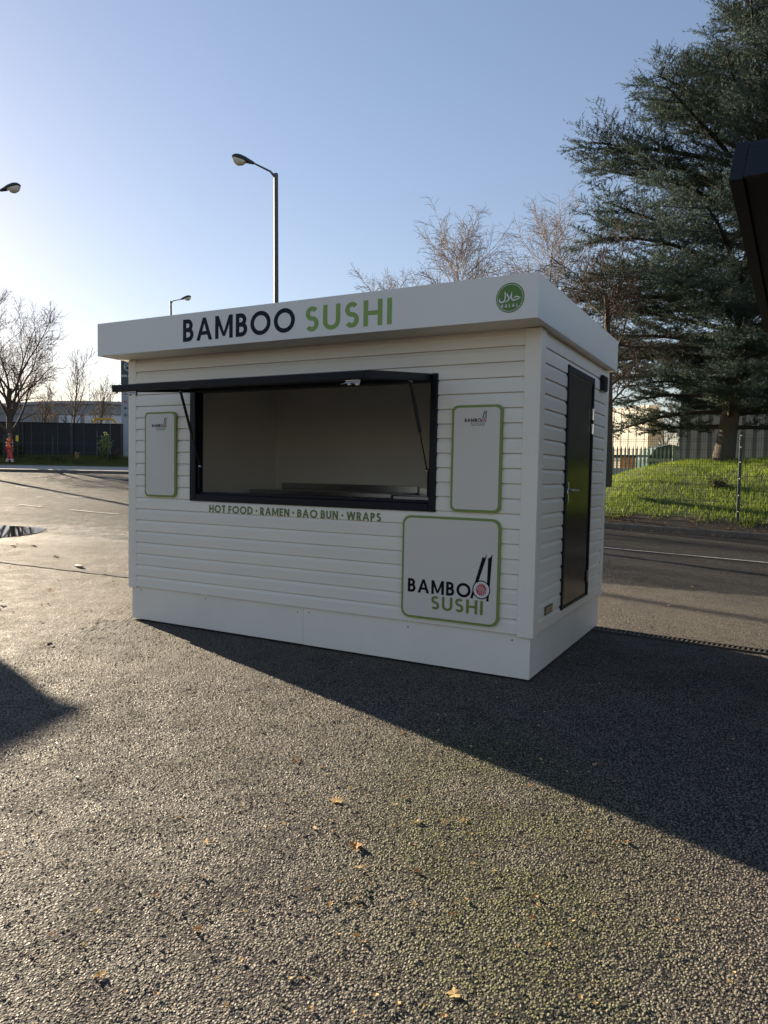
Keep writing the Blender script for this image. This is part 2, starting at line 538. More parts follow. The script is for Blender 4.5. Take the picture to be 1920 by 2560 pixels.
M['farglass'] = mat('far_window', (0.55, 0.63, 0.74), 0.25)
M['yellow'] = mat('barrier_yellow', (0.50, 0.30, 0.03), 0.5)
M['totem'] = mat('totem_grey', (0.30, 0.36, 0.44), 0.4)
M['totemdark'] = mat('totem_dark', (0.045, 0.062, 0.085), 0.4)
M['totemwhite'] = mat('totem_white', (0.62, 0.64, 0.66), 0.4)
M['totemred'] = mat('totem_red', (0.42, 0.09, 0.09), 0.5)
M['signyellow'] = mat('sign_yellow', (0.60, 0.50, 0.06), 0.5)
M['hivis'] = mat('hi_vis_orange', (0.95, 0.17, 0.035), 0.6)
M['hitrouser'] = mat('hi_vis_trouser', (0.55, 0.07, 0.07), 0.7)
M['reflect'] = mat('reflective_band', (0.70, 0.70, 0.68), 0.3)
M['dark_cloth'] = mat('dark_cloth', (0.02, 0.022, 0.03), 0.85)
M['skin'] = mat('skin', (0.30, 0.17, 0.12), 0.6)
M['hair'] = mat('cap_grey', (0.10, 0.095, 0.09), 0.8)
M['blackwood'] = mat('black_stained_timber', (0.003, 0.004, 0.006), 0.5, spec=0.3, var=0.35, vscale=5, bump=0.25, bscale=18, stretch=(1, 1, 8))
M['iron'] = mat('cast_iron', (0.075, 0.066, 0.056), 0.6, var=0.3, vscale=20, bump=0.3, bscale=80)
M['joint'] = mat('bitumen_joint', (0.028, 0.026, 0.025), 0.5, var=0.2, vscale=9)
M['stone'] = mat('flat_stone', (0.34, 0.31, 0.26), 0.7, var=0.15, vscale=20, bump=0.3, bscale=60)
M['cabin'] = mat('cabin_grey', (0.30, 0.31, 0.32), 0.5, var=0.05, vscale=1)
mw, n_, l_, p_ = nt('puddle_water')
p_.inputs['Base Color'].default_value = (0.02, 0.019, 0.017, 1)
p_.inputs['Roughness'].default_value = 0.03
p_.inputs['IOR'].default_value = 1.33
M['water'] = mw


# ------------------------------------------------------------------ ground
def steps(a, b, d0, g, dmax):
    out, x, d = [], a, d0
    while x < b:
        x += d; d = min(d * g, dmax); out.append(x)
    return out


srow = list(reversed([1.5 - t for t in steps(0, 40, 0.02, 1.35, 8)])) + list(np.arange(1.5, 4.9, 0.008)) + steps(4.9, 420, 0.008, 1.035, 14)
lhalf = steps(2.75, 330, 0.008, 1.07, 14)
lcol = [-x for x in reversed(lhalf)] + list(np.arange(-2.75, 2.75, 0.008)) + lhalf
SS, LL = np.meshgrid(np.array(srow), np.array(lcol), indexing='ij')
GX, GY = SL(SS, LL)
GZ = hgt(GX, GY)
nr, nc = SS.shape
ii = np.arange((nr - 1) * (nc - 1))
a0 = (ii // (nc - 1)) * nc + ii % (nc - 1)
gme = np_mesh('ground', np.stack([GX.ravel(), GY.ravel(), GZ.ravel()], 1), np.stack([a0, a0 + 1, a0 + nc + 1, a0 + nc], 1)[:, ::-1], M['asphalt'])
gme.polygons.foreach_set('use_smooth', np.ones(len(gme.polygons), dtype=bool))
if gme.polygons[0].normal.z < 0: gme.flip_normals()
tag(link('ground', gme), 'coarse weathered tarmac yard with the road beyond', kind='structure')


def KT(t, w):
    """kerb coordinates: t along the kerb, w away from the road"""
    return KR + KE * t + KN * w


def strip(name, rows, mat_, kind='structure', label=None, dz=0.0):
    """sheet from rows of world points, each row same length"""
    n = len(rows[0])
    v = np.array([p for r_ in rows for p in r_], float)
    v[:, 2] += dz
    f = []
    for i in range(len(rows) - 1):
        for k in range(n - 1):
            f.append((i * n + k, i * n + k + 1, (i + 1) * n + k + 1, (i + 1) * n + k))
    me = np_mesh(name, v, np.array(f), mat_)
    if me.polygons[0].normal.z < 0: me.flip_normals()
    o = link(name, me)
    return tag(o, label, kind=kind)


def line_on_ground(p, q, wid, mat_, name, label, dz=0.012, n=40):
    p = np.array(p, float); q = np.array(q, float)
    d = (q - p) / np.linalg.norm(q - p); nn = np.array([-d[1], d[0]]) * wid / 2
    rows = []
    for i in range(n + 1):
        c = p + (q - p) * i / n
        rows.append([(*(c + nn), hgt(*(c + nn))), (*(c - nn), hgt(*(c - nn)))])
    return strip(name, rows, mat_, label=label, dz=dz)


# white line of the right-hand road
c = np.array(SL(12.0, 6.40))
wl_w = float((c - KR) @ KN)
line_on_ground(KT(-7.5, wl_w), KT(10, wl_w), 0.085, M['paint'], 'road_line', 'worn white line along the dark road beside the grass')
# faint bay lines on the left
for (p0, p1) in (((48, 1262), (102, 1268)), ((176, 1275), (232, 1281)), ((232, 1281), (296, 1286)), ((168, 1241), (215, 1243)), ((40, 1217), (68, 1221))):
    a = at(*p0, 18.0 if p0[1] > 1250 else 23); b = at(*p1, 17.4 if p0[1] > 1250 else 22.5)
    # drop the points onto the terrain along the view ray
    def drop(px, py):
        lo, hi = 3.0, 60.0
        for _ in range(40):
            m_ = (lo + hi) / 2
            P_ = at(px, py, m_)
            if P_[2] > hgt(P_[0], P_[1]): lo = m_
            else: hi = m_
        return at(px, py, lo)
    a, b = drop(*p0), drop(*p1)
    line_on_ground(a[:2], b[:2], 0.10, M['paint'], 'bay_line', 'faded white marking on the wet road at the left', n=6)

# kerb stones along the verge on the right
kerb = tag(link('kerb', bpy.data.meshes.new('kerb')), 'dark concrete kerb edging the grass verge', kind='structure')
t0 = -7.6
rng_ = random.Random(4)
while t0 < 12:
    t1 = t0 + 0.91
    m = MB()
    for (ta, tb) in ((t0 + .004, t1 - .004),):
        a = KT(ta, 0.06); b = KT(tb, 0.06)
        za = hgt(*a) + 0.055; zb = hgt(*b) + 0.055
        j = rng_.uniform(-.006, .006)
        pr = [(-.062, -.09), (.062, -.09), (.062, .065), (-.035, .065), (-.055, .045)]
        rings = []
        for (c, z) in ((a, za), (b, zb)):
            rings.append([(c[0] + KN[0] * u_, c[1] + KN[1] * u_, z + v_ + j) for (u_, v_) in pr])
        m.loft(rings)
    m.build('kerb_stone', M['kerb'], kerb)
    t0 = t1

# soil strip and grass mound behind the kerb
def mound_h(t, w):
    p = KR[None, :] + KE[None, :] * np.asarray(t).ravel()[:, None] + KN[None, :] * np.asarray(w).ravel()[:, None]
    z0 = hgt(p[:, 0], p[:, 1])
    base = hgt(*(KR + KE * 0)) + 0.10
    tt = np.asarray(t).ravel(); ww = np.asarray(w).ravel()
    crest = 0.82 + 0.80 / (1 + np.exp(-(tt + 4.5) / 0.6))
    f = np.clip((ww - 0.5) / 7.0, 0, 1)
    f = np.sin(f * math.pi / 2) ** 1.15
    back = np.clip((ww - 8.5) / 7.0, 0, 1)
    z = hgt(p[:, 0] * 0 + KR[0], p[:, 1] * 0 + KR[1]) * 0 + base + (crest) * f - 0.6 * back ** 2
    z += 0.05 * np.sin(tt * 1.3 + 1) * f + 0.035 * np.sin(ww * 2.1 + tt * .9) * f + 0.02 * np.sin(tt * 5.1 + ww * 3.3) * f
    lowedge = hgt(p[:, 0], p[:, 1]) + 0.10
    k = np.clip(1 - ww / 1.2, 0, 1)
    return p, z * (1 - k) + lowedge * k + 0.20 * np.clip((ww - .14) / .75, 0, 1) ** .8


tg = np.linspace(-8.5, 13, 110); wg = np.concatenate([np.linspace(0.118, 1.0, 8), np.linspace(1.15, 18, 70)])
TT, WW = np.meshgrid(tg, wg, indexing='ij')
P2, Z2 = mound_h(TT, WW)
vv = np.concatenate([P2, Z2[:, None]], 1)
n1, n2 = TT.shape
ii = np.arange((n1 - 1) * (n2 - 1)); a0 = (ii // (n2 - 1)) * n2 + ii % (n2 - 1)
fc = np.stack([a0, a0 + n2, a0 + n2 + 1, a0 + 1], 1)
me = np_mesh('grass_mound', vv, fc, M['turf'])
me.materials.append(M['soil'])
wmid = WW.ravel()[a0]
me.polygons.foreach_set('material_index', (wmid < 0.86).astype(np.int32))
if me.polygons[0].normal.z < 0: me.flip_normals()
me.polygons.foreach_set('use_smooth', np.ones(len(me.polygons), dtype=bool))
tag(link('grass_mound', me), 'green grass mound rising behind the kerb and mesh fence', kind='structure')


def blades(name, pts, hmin, hmax, wid, mat_, label, seed=1, lean=0.5):
    r_ = np.random.default_rng(seed)
    n = len(pts)
    ang = r_.uniform(0, 2 * math.pi, n)
    hgt_ = r_.uniform(hmin, hmax, n)
    la = r_.uniform(0, 2 * math.pi, n); lm = r_.uniform(0.05, lean, n) * hgt_
    tip = pts + np.stack([np.cos(la) * lm, np.sin(la) * lm, hgt_], 1)
    off = np.stack([np.cos(ang), np.sin(ang), np.zeros(n)], 1) * wid / 2
    v = np.concatenate([pts - off, pts + off, tip])
    idx = np.arange(n)
    return tag(link(name, np_mesh(name, v, np.stack([idx, idx + n, idx + 2 * n], 1), mat_)), label, kind='stuff')


r_ = np.random.default_rng(3)
N = 90000
t_ = r_.uniform(-8, 8, N); w_ = 0.45 + 9.5 * r_.uniform(0, 1, N) ** 1.25
edge = 0.82 + 0.16 * np.sin(t_ * 2.3) + 0.15 * np.sin(t_ * 6.1 + 1) + r_.normal(0, .10, N)
patch = np.sin(t_ * 1.7 + 2 * np.sin(w_ * 1.1)) * np.sin(w_ * 1.9 + t_ * .6)
ok = (w_ > edge) & (r_.uniform(0, 1, N) < 0.72 + 0.28 * patch)
t_, w_ = t_[ok], w_[ok]
P2, Z2 = mound_h(t_, w_)
blades('grass', np.concatenate([P2, Z2[:, None]], 1), 0.05, 0.13, 0.014, M['grassblade'], 'short sunlit green grass covering the mound', 5, 0.9)
# leaf litter caught along the kerb
N = 900
t_ = r_.uniform(-8, 8, N); w_ = np.where(r_.uniform(0, 1, N) < .75, r_.uniform(.14, .8, N), r_.uniform(-.35, -.02, N))
P2, Z2 = mound_h(t_, np.maximum(w_, .12))
Z2 = np.where(w_ < 0, hgt(P2[:, 0], P2[:, 1]) + .012, Z2 + .015)
P2 = KR[None] + KE[None] * t_[:, None] + KN[None] * w_[:, None]
sz = r_.uniform(.012, .035, N); an = r_.uniform(0, 6.28, N)
q = []
for k in range(4):
    a = an + k * math.pi / 2
    rr = sz * (1.0 if k % 2 else .6)
    q.append(np.stack([P2[:, 0] + np.cos(a) * rr, P2[:, 1] + np.sin(a) * rr, Z2 + r_.uniform(0, .022, N)], 1))
idx = np.arange(N)
tag(link('leaf_litter', np_mesh('leaf_litter', np.concatenate(q), np.stack([idx, idx + N, idx + 2 * N, idx + 3 * N], 1), M['dryleaf'])), 'brown dead leaves caught along the right-hand kerb', kind='stuff')

# left: footway, verge bank
def prof_row(s0, z, l0=-60, l1=2, n=32):
    row = []
    for l_ in np.linspace(l0, l1, n):
        x, y = SL(s0, l_)
        row.append((x, y, z))
    return row


def zrow(s0, add):
    return [(x, y, float(hgt(x, y)) + add) for (x, y, _) in prof_row(s0, 0)]


strip('footway', [zrow(37.22, .13), zrow(38, .14), zrow(40, .15), zrow(41.6, .17)], M['foot'], label='pale footway beyond the wet road')
strip('far_kerb', [zrow(37.0, -.02), zrow(37.02, .125), zrow(37.2, .13)], M['kerb'], label='dark kerb of the far footway')
strip('far_verge', [zrow(41.62, .10), zrow(41.7, .22), zrow(43, .42), zrow(44.5, .56), zrow(46.5, .60), zrow(52, .5)], M['turf'], label='rough grass bank below the dark fence')
N = 22000
s_ = r_.uniform(41.8, 46, N); l_ = r_.uniform(-26, -8, N)
X, Y = SL(s_, l_)
zz = hgt(X, Y) + np.interp(s_, [41.62, 41.7, 43, 44.5, 46.5], [.1, .22, .42, .56, .6])
blades('verge_grass', np.stack([X, Y, zz], 1), .07, .22, .03, M['vergeblade'], 'rough grass growing along the far verge', 9, .8)

# puddle and joint on the left
def drop(px, py):
    lo, hi = 1.5, 80.0
    for _ in range(50):
        m_ = (lo + hi) / 2
        P_ = at(px, py, m_)
        if P_[2] > hgt(P_[0], P_[1]): lo = m_
        else: hi = m_
    P_ = at(px, py, lo)
    return np.array([P_[0], P_[1], float(hgt(P_[0], P_[1]))])


out = [(-150, 1322), (-60, 1316), (20, 1314), (60, 1317), (96, 1319), (116, 1323), (104, 1329), (80, 1336), (40, 1341), (-10, 1346), (-90, 1348), (-160, 1336)]
pp = [drop(*o_) for o_ in out]
cen = np.mean(pp, 0)
m = MB()
ring = []
rr_ = random.Random(2)
for i in range(len(pp)):
    a, b = pp[i], pp[(i + 1) % len(pp)]
    for k in range(9):
        t = k / 9
        q_ = a * (1 - t) + b * t
        q_ = cen + (q_ - cen) * (1 + rr_.uniform(-.06, .06))
        ring.append((q_[0], q_[1], float(hgt(q_[0], q_[1])) + .006))
m.add([(cen[0], cen[1], float(hgt(cen[0], cen[1])) + .006)] + ring, [(0, i + 1, (i + 1) % len(ring) + 1) for i in range(len(ring))])
tag(m.build('puddle', M['water']), 'shallow bright puddle reflecting the pale sky', kind='structure')
a, b = drop(-60, 1397), drop(400, 1452)
line_on_ground(a[:2], b[:2], .05, M['joint'], 'tarmac_joint', 'dark straight joint in the tarmac left of the kiosk', dz=.016, n=30)
for (px, py, sx_, sy_, nm, lb, mt) in ((197, 1417, .13, .045, 'flat_stone', 'pale flat stone lying on the dark tarmac joint', 'stone'),):
    c = drop(px, py)
    m = MB()
    rg = [(math.cos(t) * sx_ * (1 + .15 * math.sin(3 * t)), math.sin(t) * sy_ * (1 + .2 * math.cos(2 * t))) for t in np.linspace(0, 2 * math.pi, 12)[:-1]]
    m.loft([[(x, y, 0) for x, y in rg], [(x, y, .014) for x, y in rg], [(x * .85, y * .8, .02) for x, y in rg]])
    o = m.build(nm, M[mt], loc=(c[0], c[1], c[2] + .008))
    o.rotation_euler = (0, 0, R(-20))
    tag(o, lb, 'stone')

# drain channel at the right of the kiosk
a = np.array(SL(6.98, 1.98)); b = np.array(SL(5.55, 4.10))
dch = thing('drain_channel', 'slotted iron drain channel set in the tarmac behind the kiosk', 'drain', (a[0], a[1], 0))
d = (b - a); Ld = np.linalg.norm(d); dch.rotation_euler = (0, 0, math.atan2(d[1], d[0]))
MB().box(0, Ld, -.075, -.058, -.05, .016).build('edge_rail', M['iron'], dch)
MB().box(0, Ld, .058, .075, -.05, .016).build('edge_rail', M['iron'], dch)
MB().box(0, Ld, -.057, .057, -.05, -.006).build('gutter', M['joint'], dch)
sl_me = MB().box(-.009, .009, -.0575, .0575, -.011, .012).mesh('slot_bar', M['iron'])
for k in range(int(Ld / .042)):
    link('slot_bar', sl_me, dch, (.02 + k * .042, 0, 0))

# ------------------------------------------------------------------ lettering (stroke alphabet)
def arc(cx, cy, rx, ry, a0, a1, n=14):
    return [(cx + rx * math.cos(R(a0 + (a1 - a0) * i / n)), cy + ry * math.sin(R(a0 + (a1 - a0) * i / n))) for i in range(n + 1)]


def glyph(ch, t):
    h = t / 2
    P, S, C = 'poly', 'open', 'closed'
    rect = lambda x0, x1, y0, y1: (P, [(x0, y0), (x1, y0), (x1, y1), (x0, y1)])
    para = lambda xb, xt, y0=0, y1=1, k=1.08: (P, [(xb - h * k, y0), (xb + h * k, y0), (xt + h * k, y1), (xt - h * k, y1)])
    if ch == 'O': return 1.02, [(C, arc(.51, .5, .51 - h, .51 - h, 0, 360, 40)[:-1])]
    if ch == 'I': return t, [rect(0, t, 0, 1)]
    if ch == 'H': return .72, [rect(0, t, 0, 1), rect(.72 - t, .72, 0, 1), rect(t, .72 - t, .5 - h * .95, .5 + h * .95)]
    if ch == 'T': return .58, [rect(0, .58, 1 - t, 1), rect(.29 - h, .29 + h, 0, 1 - t)]
    if ch == 'L': return .48, [rect(0, t, 0, 1), rect(t, .48, 0, t)]
    if ch == 'E': return .52, [rect(0, t, 0, 1), rect(t, .52, 0, t), rect(t, .48, .5 - h, .5 + h), rect(t, .52, 1 - t, 1)]
    if ch == 'F': return .50, [rect(0, t, 0, 1), rect(t, .46, .48 - h, .48 + h), rect(t, .50, 1 - t, 1)]
    if ch == 'U':
        w = .70; r_ = w / 2 - h
        return w, [(S, [(h, 1), (h, h + r_)] + arc(w / 2, h + r_, r_, r_, 180, 360, 16) + [(w - h, 1)])]
    if ch == 'D':
        w = .80; r_ = .5 - h
        return w, [rect(0, t, 0, 1), (S, [(t, 1 - h), (w - .5, 1 - h)] + arc(w - .5, .5, r_, r_, 90, -90, 20) + [(t, h)])]
    if ch in 'BPR':
        ym = .52 if ch == 'B' else .46
        ru = (1 - h - ym) / 2
        w = .60
        g = [rect(0, t, 0, 1)]
        up = [(t, 1 - h), (w - .05 - h - ru, 1 - h)] + arc(w - .05 - h - ru, 1 - h - ru, ru, ru, 90, -90, 14) + [(t, ym)]
        g.append((S, up))
        if ch == 'B':
            rl = (ym - h) / 2
            g.append((S, [(t, ym), (w - h - rl, ym)] + arc(w - h - rl, h + rl, rl, rl, 90, -90, 14) + [(t, h)]))
        if ch == 'R':
            g.append((P, [(w - .02 - t * 1.2, 0), (w + .02, 0), (.34 + h, ym - h * .4), (.34 - h * 1.2, ym - h * .4)]))
        return w, g
    if ch == 'A':
        w = .88
        return w, [(P, [(0, 0), (t * 1.06, 0), (w / 2 + h * .9, 1), (w / 2 - h * .9, 1)]), (P, [(w - t * 1.06, 0), (w, 0), (w / 2 + h * .9, 1), (w / 2 - h * .9, 1)]),
                   rect(.21, w - .21, .235, .235 + t * .88)]
    if ch == 'M':
        w = .94
        return w, [rect(0, t * .98, 0, 1), rect(w - t * .98, w, 0, 1), (P, [(0, 1), (t * 1.05, 1), (w / 2 + h * .7, .10), (w / 2 - h * .7, .10)]),
                   (P, [(w - t * 1.05, 1), (w, 1), (w / 2 + h * .7, .10), (w / 2 - h * .7, .10)])]
    if ch == 'N':
        w = .74
        return w, [rect(0, t, 0, 1), rect(w - t, w, 0, 1), (P, [(0, 1), (t * 1.1, 1), (w, 0), (w - t * 1.1, 0)])]
    if ch == 'W':
        w = 1.14
        return w, [(P, [(0, 1), (t, 1), (.30 + h, 0), (.30 - h, 0)]), (P, [(w / 2 - h, 1), (w / 2 + h, 1), (.30 + h, 0), (.30 - h, 0)]),
                   (P, [(w / 2 - h, 1), (w / 2 + h, 1), (w - .30 + h, 0), (w - .30 - h, 0)]), (P, [(w - t, 1), (w, 1), (w - .30 + h, 0), (w - .30 - h, 0)])]
    if ch == 'S':
        w = .56; tot = (1 - t) / 2; ru = tot * .48; rl = tot * .52
        rx = w / 2 - h
        up = arc(w / 2, 1 - h - ru, rx * .92, ru, 35, 262, 20)
        lo = arc(w / 2, h + rl, rx, rl, 82, -148, 20)
        return w, [(S, up + lo)]
    if ch == '.': return .24, [(P, [(.12 + .14 * math.cos(a), .5 + .14 * math.sin(a)) for a in np.linspace(0, 2 * math.pi, 15)[:-1]])]
    if ch == 'm':
        w = .95; r_ = (w - t) / 4
        return w, [rect(0, t, 0, .72), (S, [(h + r_ * 0, .72 - h - r_)] + arc(h + r_, .72 - h - r_, r_, r_, 180, 0, 10) + [(h + 2 * r_, 0)]),
                   (S, [(h + 2 * r_, .72 - h - r_)] + arc(h + 3 * r_, .72 - h - r_, r_, r_, 180, 0, 10) + [(h + 4 * r_, 0)])]
    if ch == 'i': return t, [rect(0, t, 0, .72)]
    return .3, []


def stroke_quads(pts, w, closed):
    pts = [np.array(p, float) for p in pts]
    q = [pts[0]]
    for p in pts[1:]:
        if np.linalg.norm(p - q[-1]) > 1e-5: q.append(p)
    pts = q
    n = len(pts)
    ws = w if hasattr(w, '__len__') else [w] * n
    Lp, Rp = [], []
    for i in range(n):
        if closed: a, b = pts[i - 1], pts[(i + 1) % n]
        else: a, b = pts[max(i - 1, 0)], pts[min(i + 1, n - 1)]
        d1 = pts[i] - a; d2 = b - pts[i]
        if np.linalg.norm(d1) < 1e-9: d1 = d2
        if np.linalg.norm(d2) < 1e-9: d2 = d1
        d1 = d1 / np.linalg.norm(d1); d2 = d2 / np.linalg.norm(d2)
        n1 = np.array([-d1[1], d1[0]]); n2 = np.array([-d2[1], d2[0]])
        nn = n1 + n2; nn = nn / np.linalg.norm(nn)
        k = min(1.6, 1 / max(.3, nn @ n1))
        Lp.append(pts[i] + nn * ws[i] / 2 * k); Rp.append(pts[i] - nn * ws[i] / 2 * k)
    f = [(i, (i + 1) % n, n + (i + 1) % n, n + i) for i in range(n if closed else n - 1)]
    return Lp + Rp, f


def letters(mb, text, x0, z0, width, height, t, y, gap=.16, space=.42, e=.00025):
    """flat cut-vinyl lettering facing -y"""
    adv, gl = 0, []
    for i, ch in enumerate(text):
        if ch == ' ': adv += space; continue
        w, g = glyph(ch, t)
        gl.append((adv, g)); adv += w + gap
    adv -= gap
    kx = width / adv
    for (ax, g) in gl:
        for k, it in enumerate(g):
            yy = y - e * k
            if it[0] == 'poly': pts, f = it[1], [tuple(range(len(it[1])))]
            else: pts, f = stroke_quads(it[1], t, it[0] == 'closed')
            mb.add([(x0 + (ax + p[0]) * kx, yy, z0 + p[1] * height) for p in pts], f)
    return mb


# ------------------------------------------------------------------ kiosk
W, D, HB, ZF0, ZF1 = 4.0, 2.266, 0.33, 2.51, 2.807
TR = 0.0257
kiosk = thing('food_kiosk', 'white clad takeaway kiosk with raised navy serving hatch on the tarmac', 'kiosk', (0, 0, 0))
# base skirt
MB().box(.06, W - .06, .06, D - .06, .0, .325).build('chassis', M['chassis'], kiosk)  # solid dark core added behind the skirt panels to block light
sk = MB().bbox(0, 2.029, 0, .02, .014, HB, .002).build('skirt_panel', M['basewhite'], kiosk)
sk2 = MB().bbox(2.031, W, 0, .02, .012, HB, .002).build('skirt_panel', M['basewhite'], kiosk)
sk3 = MB().bbox(W - .02, W - .001, .0205, D, .012, HB - .001, .002).build('skirt_panel', M['basewhite'], kiosk)
MB().bbox(.001, .02, .0205, D, .012, HB - .001, .002).build('skirt_panel', M['basewhite'], kiosk)
MB().bbox(.021, W - .021, D - .02, D - .001, .012, HB - .001, .002).build('skirt_panel', M['basewhite'], kiosk)
sc_f = MB().loft([[(.006 * math.cos(a), -.0015, .006 * math.sin(a)) for a in np.linspace(0, 6.283, 9)[:-1]], [(.005 * math.cos(a), -.003, .005 * math.sin(a)) for a in np.linspace(0, 6.283, 9)[:-1]]]).mesh('screw', M['screw'])
sc_s = MB().loft([[(.0005, .006 * math.cos(a), .006 * math.sin(a)) for a in np.linspace(0, 6.283, 9)[:-1]], [(.002, .005 * math.cos(a), .005 * math.sin(a)) for a in np.linspace(0, 6.283, 9)[:-1]]]).mesh('screw', M['screw'])
for (x, z) in ((.123, .30), (.945, .296), (1.973, .285)): link('screw', sc_f, sk, (x, 0, z))
for (x, z) in ((2.09, .293), (3.023, .282), (3.866, .286)): link('screw', sc_f, sk2, (x, 0, z))
for (y, z) in ((.19, .294), (1.104, .299), (2.095, .315)): link('screw', sc_s, sk3, (W - .001, y, z))
# shell
OX0, OX1, OZ0, OZ1 = .84, 3.185, 1.255, 2.175
m = MB()
m.box(.0, W, .002, .06, HB + .002, OZ0).box(.0, W, .002, .06, OZ1, ZF0 + .03).box(.0, OX0, .002, .06, OZ0, OZ1).box(OX1, W, .002, .06, OZ0, OZ1)
wf = m.build('front_wall', M['inner'], kiosk)
wr = MB().box(W - .06, W - .002, .061, D - .061, HB + .002, ZF0 + .03).build('side_wall', M['inner'], kiosk)
wlft = MB().box(.002, .06, .061, D - .061, HB + .002, ZF0 + .03).build('side_wall', M['inner'], kiosk)
wb_ = MB().box(.0, W, D - .06, D - .002, HB + .002, ZF0 + .03).build('back_wall', M['inner'], kiosk)
MB().box(.061, W - .061, .061, D - .061, HB - .03, HB + .01).build('floor', M['steel'], kiosk)
MB().box(.061, W - .061, .061, D - .061, ZF0 - .06, ZF0 - .02).build('ceiling', M['inner'], kiosk)
PITCH = .1086
NB = 20


def board_mesh(L):
    pr = [(.0, .0005), (.0205, .0), (.0215, .003), (.0205, .076), (.0095, .1030), (.0035, .1042), (.0005, .1085)]
    r0 = [(0, -o_, z_) for o_, z_ in pr]; r1 = [(L, -o_, z_) for o_, z_ in pr]
    return MB().loft([r0, r1]).build('tmp', M['board'])


_bm = {}


def board(L, parent, loc, rot):
    k = round(L, 3)
    if k not in _bm:
        o = board_mesh(L); _bm[k] = o.data; bpy.data.objects.remove(o)
    return link('cladding_board', _bm[k], parent, loc, (0, 0, rot))


for k in range(NB):
    z = HB + .004 + PITCH * k
    zm = z + PITCH / 2
    if 1.20 < zm < 2.22:
        board(.78 - .073, wf, (.073, 0, z), 0); board(3.905 - 3.235, wf, (3.235, 0, z), 0)
    else:
        board(3.905 - .073, wf, (.073, 0, z), 0)
    if .42 < zm < 2.34:
        board(.73 - .095, wr, (W, .095, z), R(90)); board(D - .095 - 1.63, wr, (W, 1.63, z), R(90))
    else:
        board(D - .19, wr, (W, .095, z), R(90))
    board(D - .19, wlft, (0, D - .095, z), R(-90))
    board(W - .17, wb_, (W - .085, D, z), R(180))
# corner trims
for (sx_, sy_) in ((0, 0), (1, 0), (0, 1), (1, 1)):
    m = MB()
    xa, xb = (-TR, .073) if sx_ == 0 else (3.905, W + TR)
    ya, yb = (-TR, -.001) if sy_ == 0 else (D + .001, D + TR)
    m.bbox(xa, xb, ya, yb, HB - .012, ZF0 + .001, .003)
    xa, xb = (-TR, -.001) if sx_ == 0 else (W + .001, W + TR)
    ya, yb = (-.0008, .098) if sy_ == 0 else (D - .098, D + .0008)
    m.bbox(xa, xb, ya, yb, HB - .012, ZF0 + .001, .003)
    m.build('corner_trim', M['white'], kiosk)
# roof and fascia
FX0, FX1, FY0, FY1 = -.091, W + .084, -.330, D + .093
fz = MB().bbox(FX0, FX1, FY0, FY0 + .025, ZF0, ZF1, .0025).build('front_fascia', M['fascia'], kiosk)
MB().bbox(FX1 - .025, FX1 + .001, FY0 + .0255, FY1, ZF0 + .001, ZF1 - .001, .0025).build('side_fascia', M['fascia'], kiosk)
MB().bbox(FX0 - .001, FX0 + .025, FY0 + .0255, FY1, ZF0 + .001, ZF1 - .001, .0025).build('side_fascia', M['fascia'], kiosk)
MB().bbox(FX0 + .026, FX1 - .026, FY1 - .025, FY1, ZF0 + .001, ZF1 - .001, .0025).build('back_fascia', M['fascia'], kiosk)
MB().box(FX0 + .026, FX1 - .026, FY0 + .026, FY1 - .026, ZF0 + .006, ZF0 + .02).build('soffit', M['white'], kiosk)
MB().box(FX0 + .026, FX1 - .026, FY0 + .026, FY1 - .026, ZF1 - .05, ZF1 - .02).build('roof', M['lamp_grey'], kiosk)
letters(MB(), 'BAMBOO', .976, 2.567, 1.171, .188, .185, FY0 - .0012).build('lettering', M['letternavy'], fz, label='dark navy word BAMBOO', fixn=False)
letters(MB(), 'SUSHI', 2.246, 2.556, .757, .190, .175, FY0 - .0012, gap=.18).build('lettering', M['lettergreen'], fz, label='green word SUSHI', fixn=False)
# round badge
hb_ = MB()
HCX, HCZ, HR = 3.893, 2.656, .0985
dsk = lambda r_, y, n=40, r2=None: None


def disc(mb, cx, cz, r_, y, n=40, rz_=None):
    rz_ = rz_ or r_
    return mb.add([(cx + r_ * math.cos(a), y, cz + rz_ * math.sin(a)) for a in np.linspace(0, 2 * math.pi, n + 1)[:-1]], [tuple(range(n))])


def stroke(mb, pts, w, y, closed=False):
    p, f = stroke_quads(pts, w, closed)
    return mb.add([(a, y, b) for a, b in p], f)


bd = disc(MB(), HCX, HCZ, HR, FY0 - .0012).build('badge', M['halal'], fz, label='round green badge')
m = MB()
stroke(m, [(HCX + .0885 * math.cos(a), HCZ + .0885 * math.sin(a)) for a in np.linspace(0, 2 * math.pi, 49)[:-1]], .0028, FY0 - .002, True)
hu = lambda x, y: (HCX + (x - 790) / 365 * HR, HCZ - (y + .116 * (x - 790) - 675) / 390 * HR)
sc_ = HR / 375
for k, (pts, ws) in enumerate([
    ([(655, 500), (658, 560), (664, 640), (662, 710), (640, 765), (600, 797), (555, 803), (524, 775), (516, 735), (528, 685)], [6, 24, 30, 30, 32, 36, 38, 34, 24, 6]),
    ([(688, 568), (706, 585), (728, 620), (745, 660), (756, 705)], [10, 34, 34, 26, 10]),
    ([(830, 515), (826, 560), (812, 620), (785, 680), (745, 735), (700, 775), (648, 798)], [6, 20, 26, 30, 32, 28, 6]),
    ([(832, 590), (826, 650), (832, 700), (850, 732), (890, 738), (950, 715), (1010, 690), (1066, 660)], [20, 24, 28, 30, 32, 30, 26, 6]),
    ([(1062, 662), (1010, 650), (965, 638), (925, 645), (895, 668), (878, 695)], [6, 24, 30, 28, 20, 6])]):
    stroke(m, [hu(*p) for p in pts], [w * sc_ for w in ws], FY0 - .002 - k * .00025)
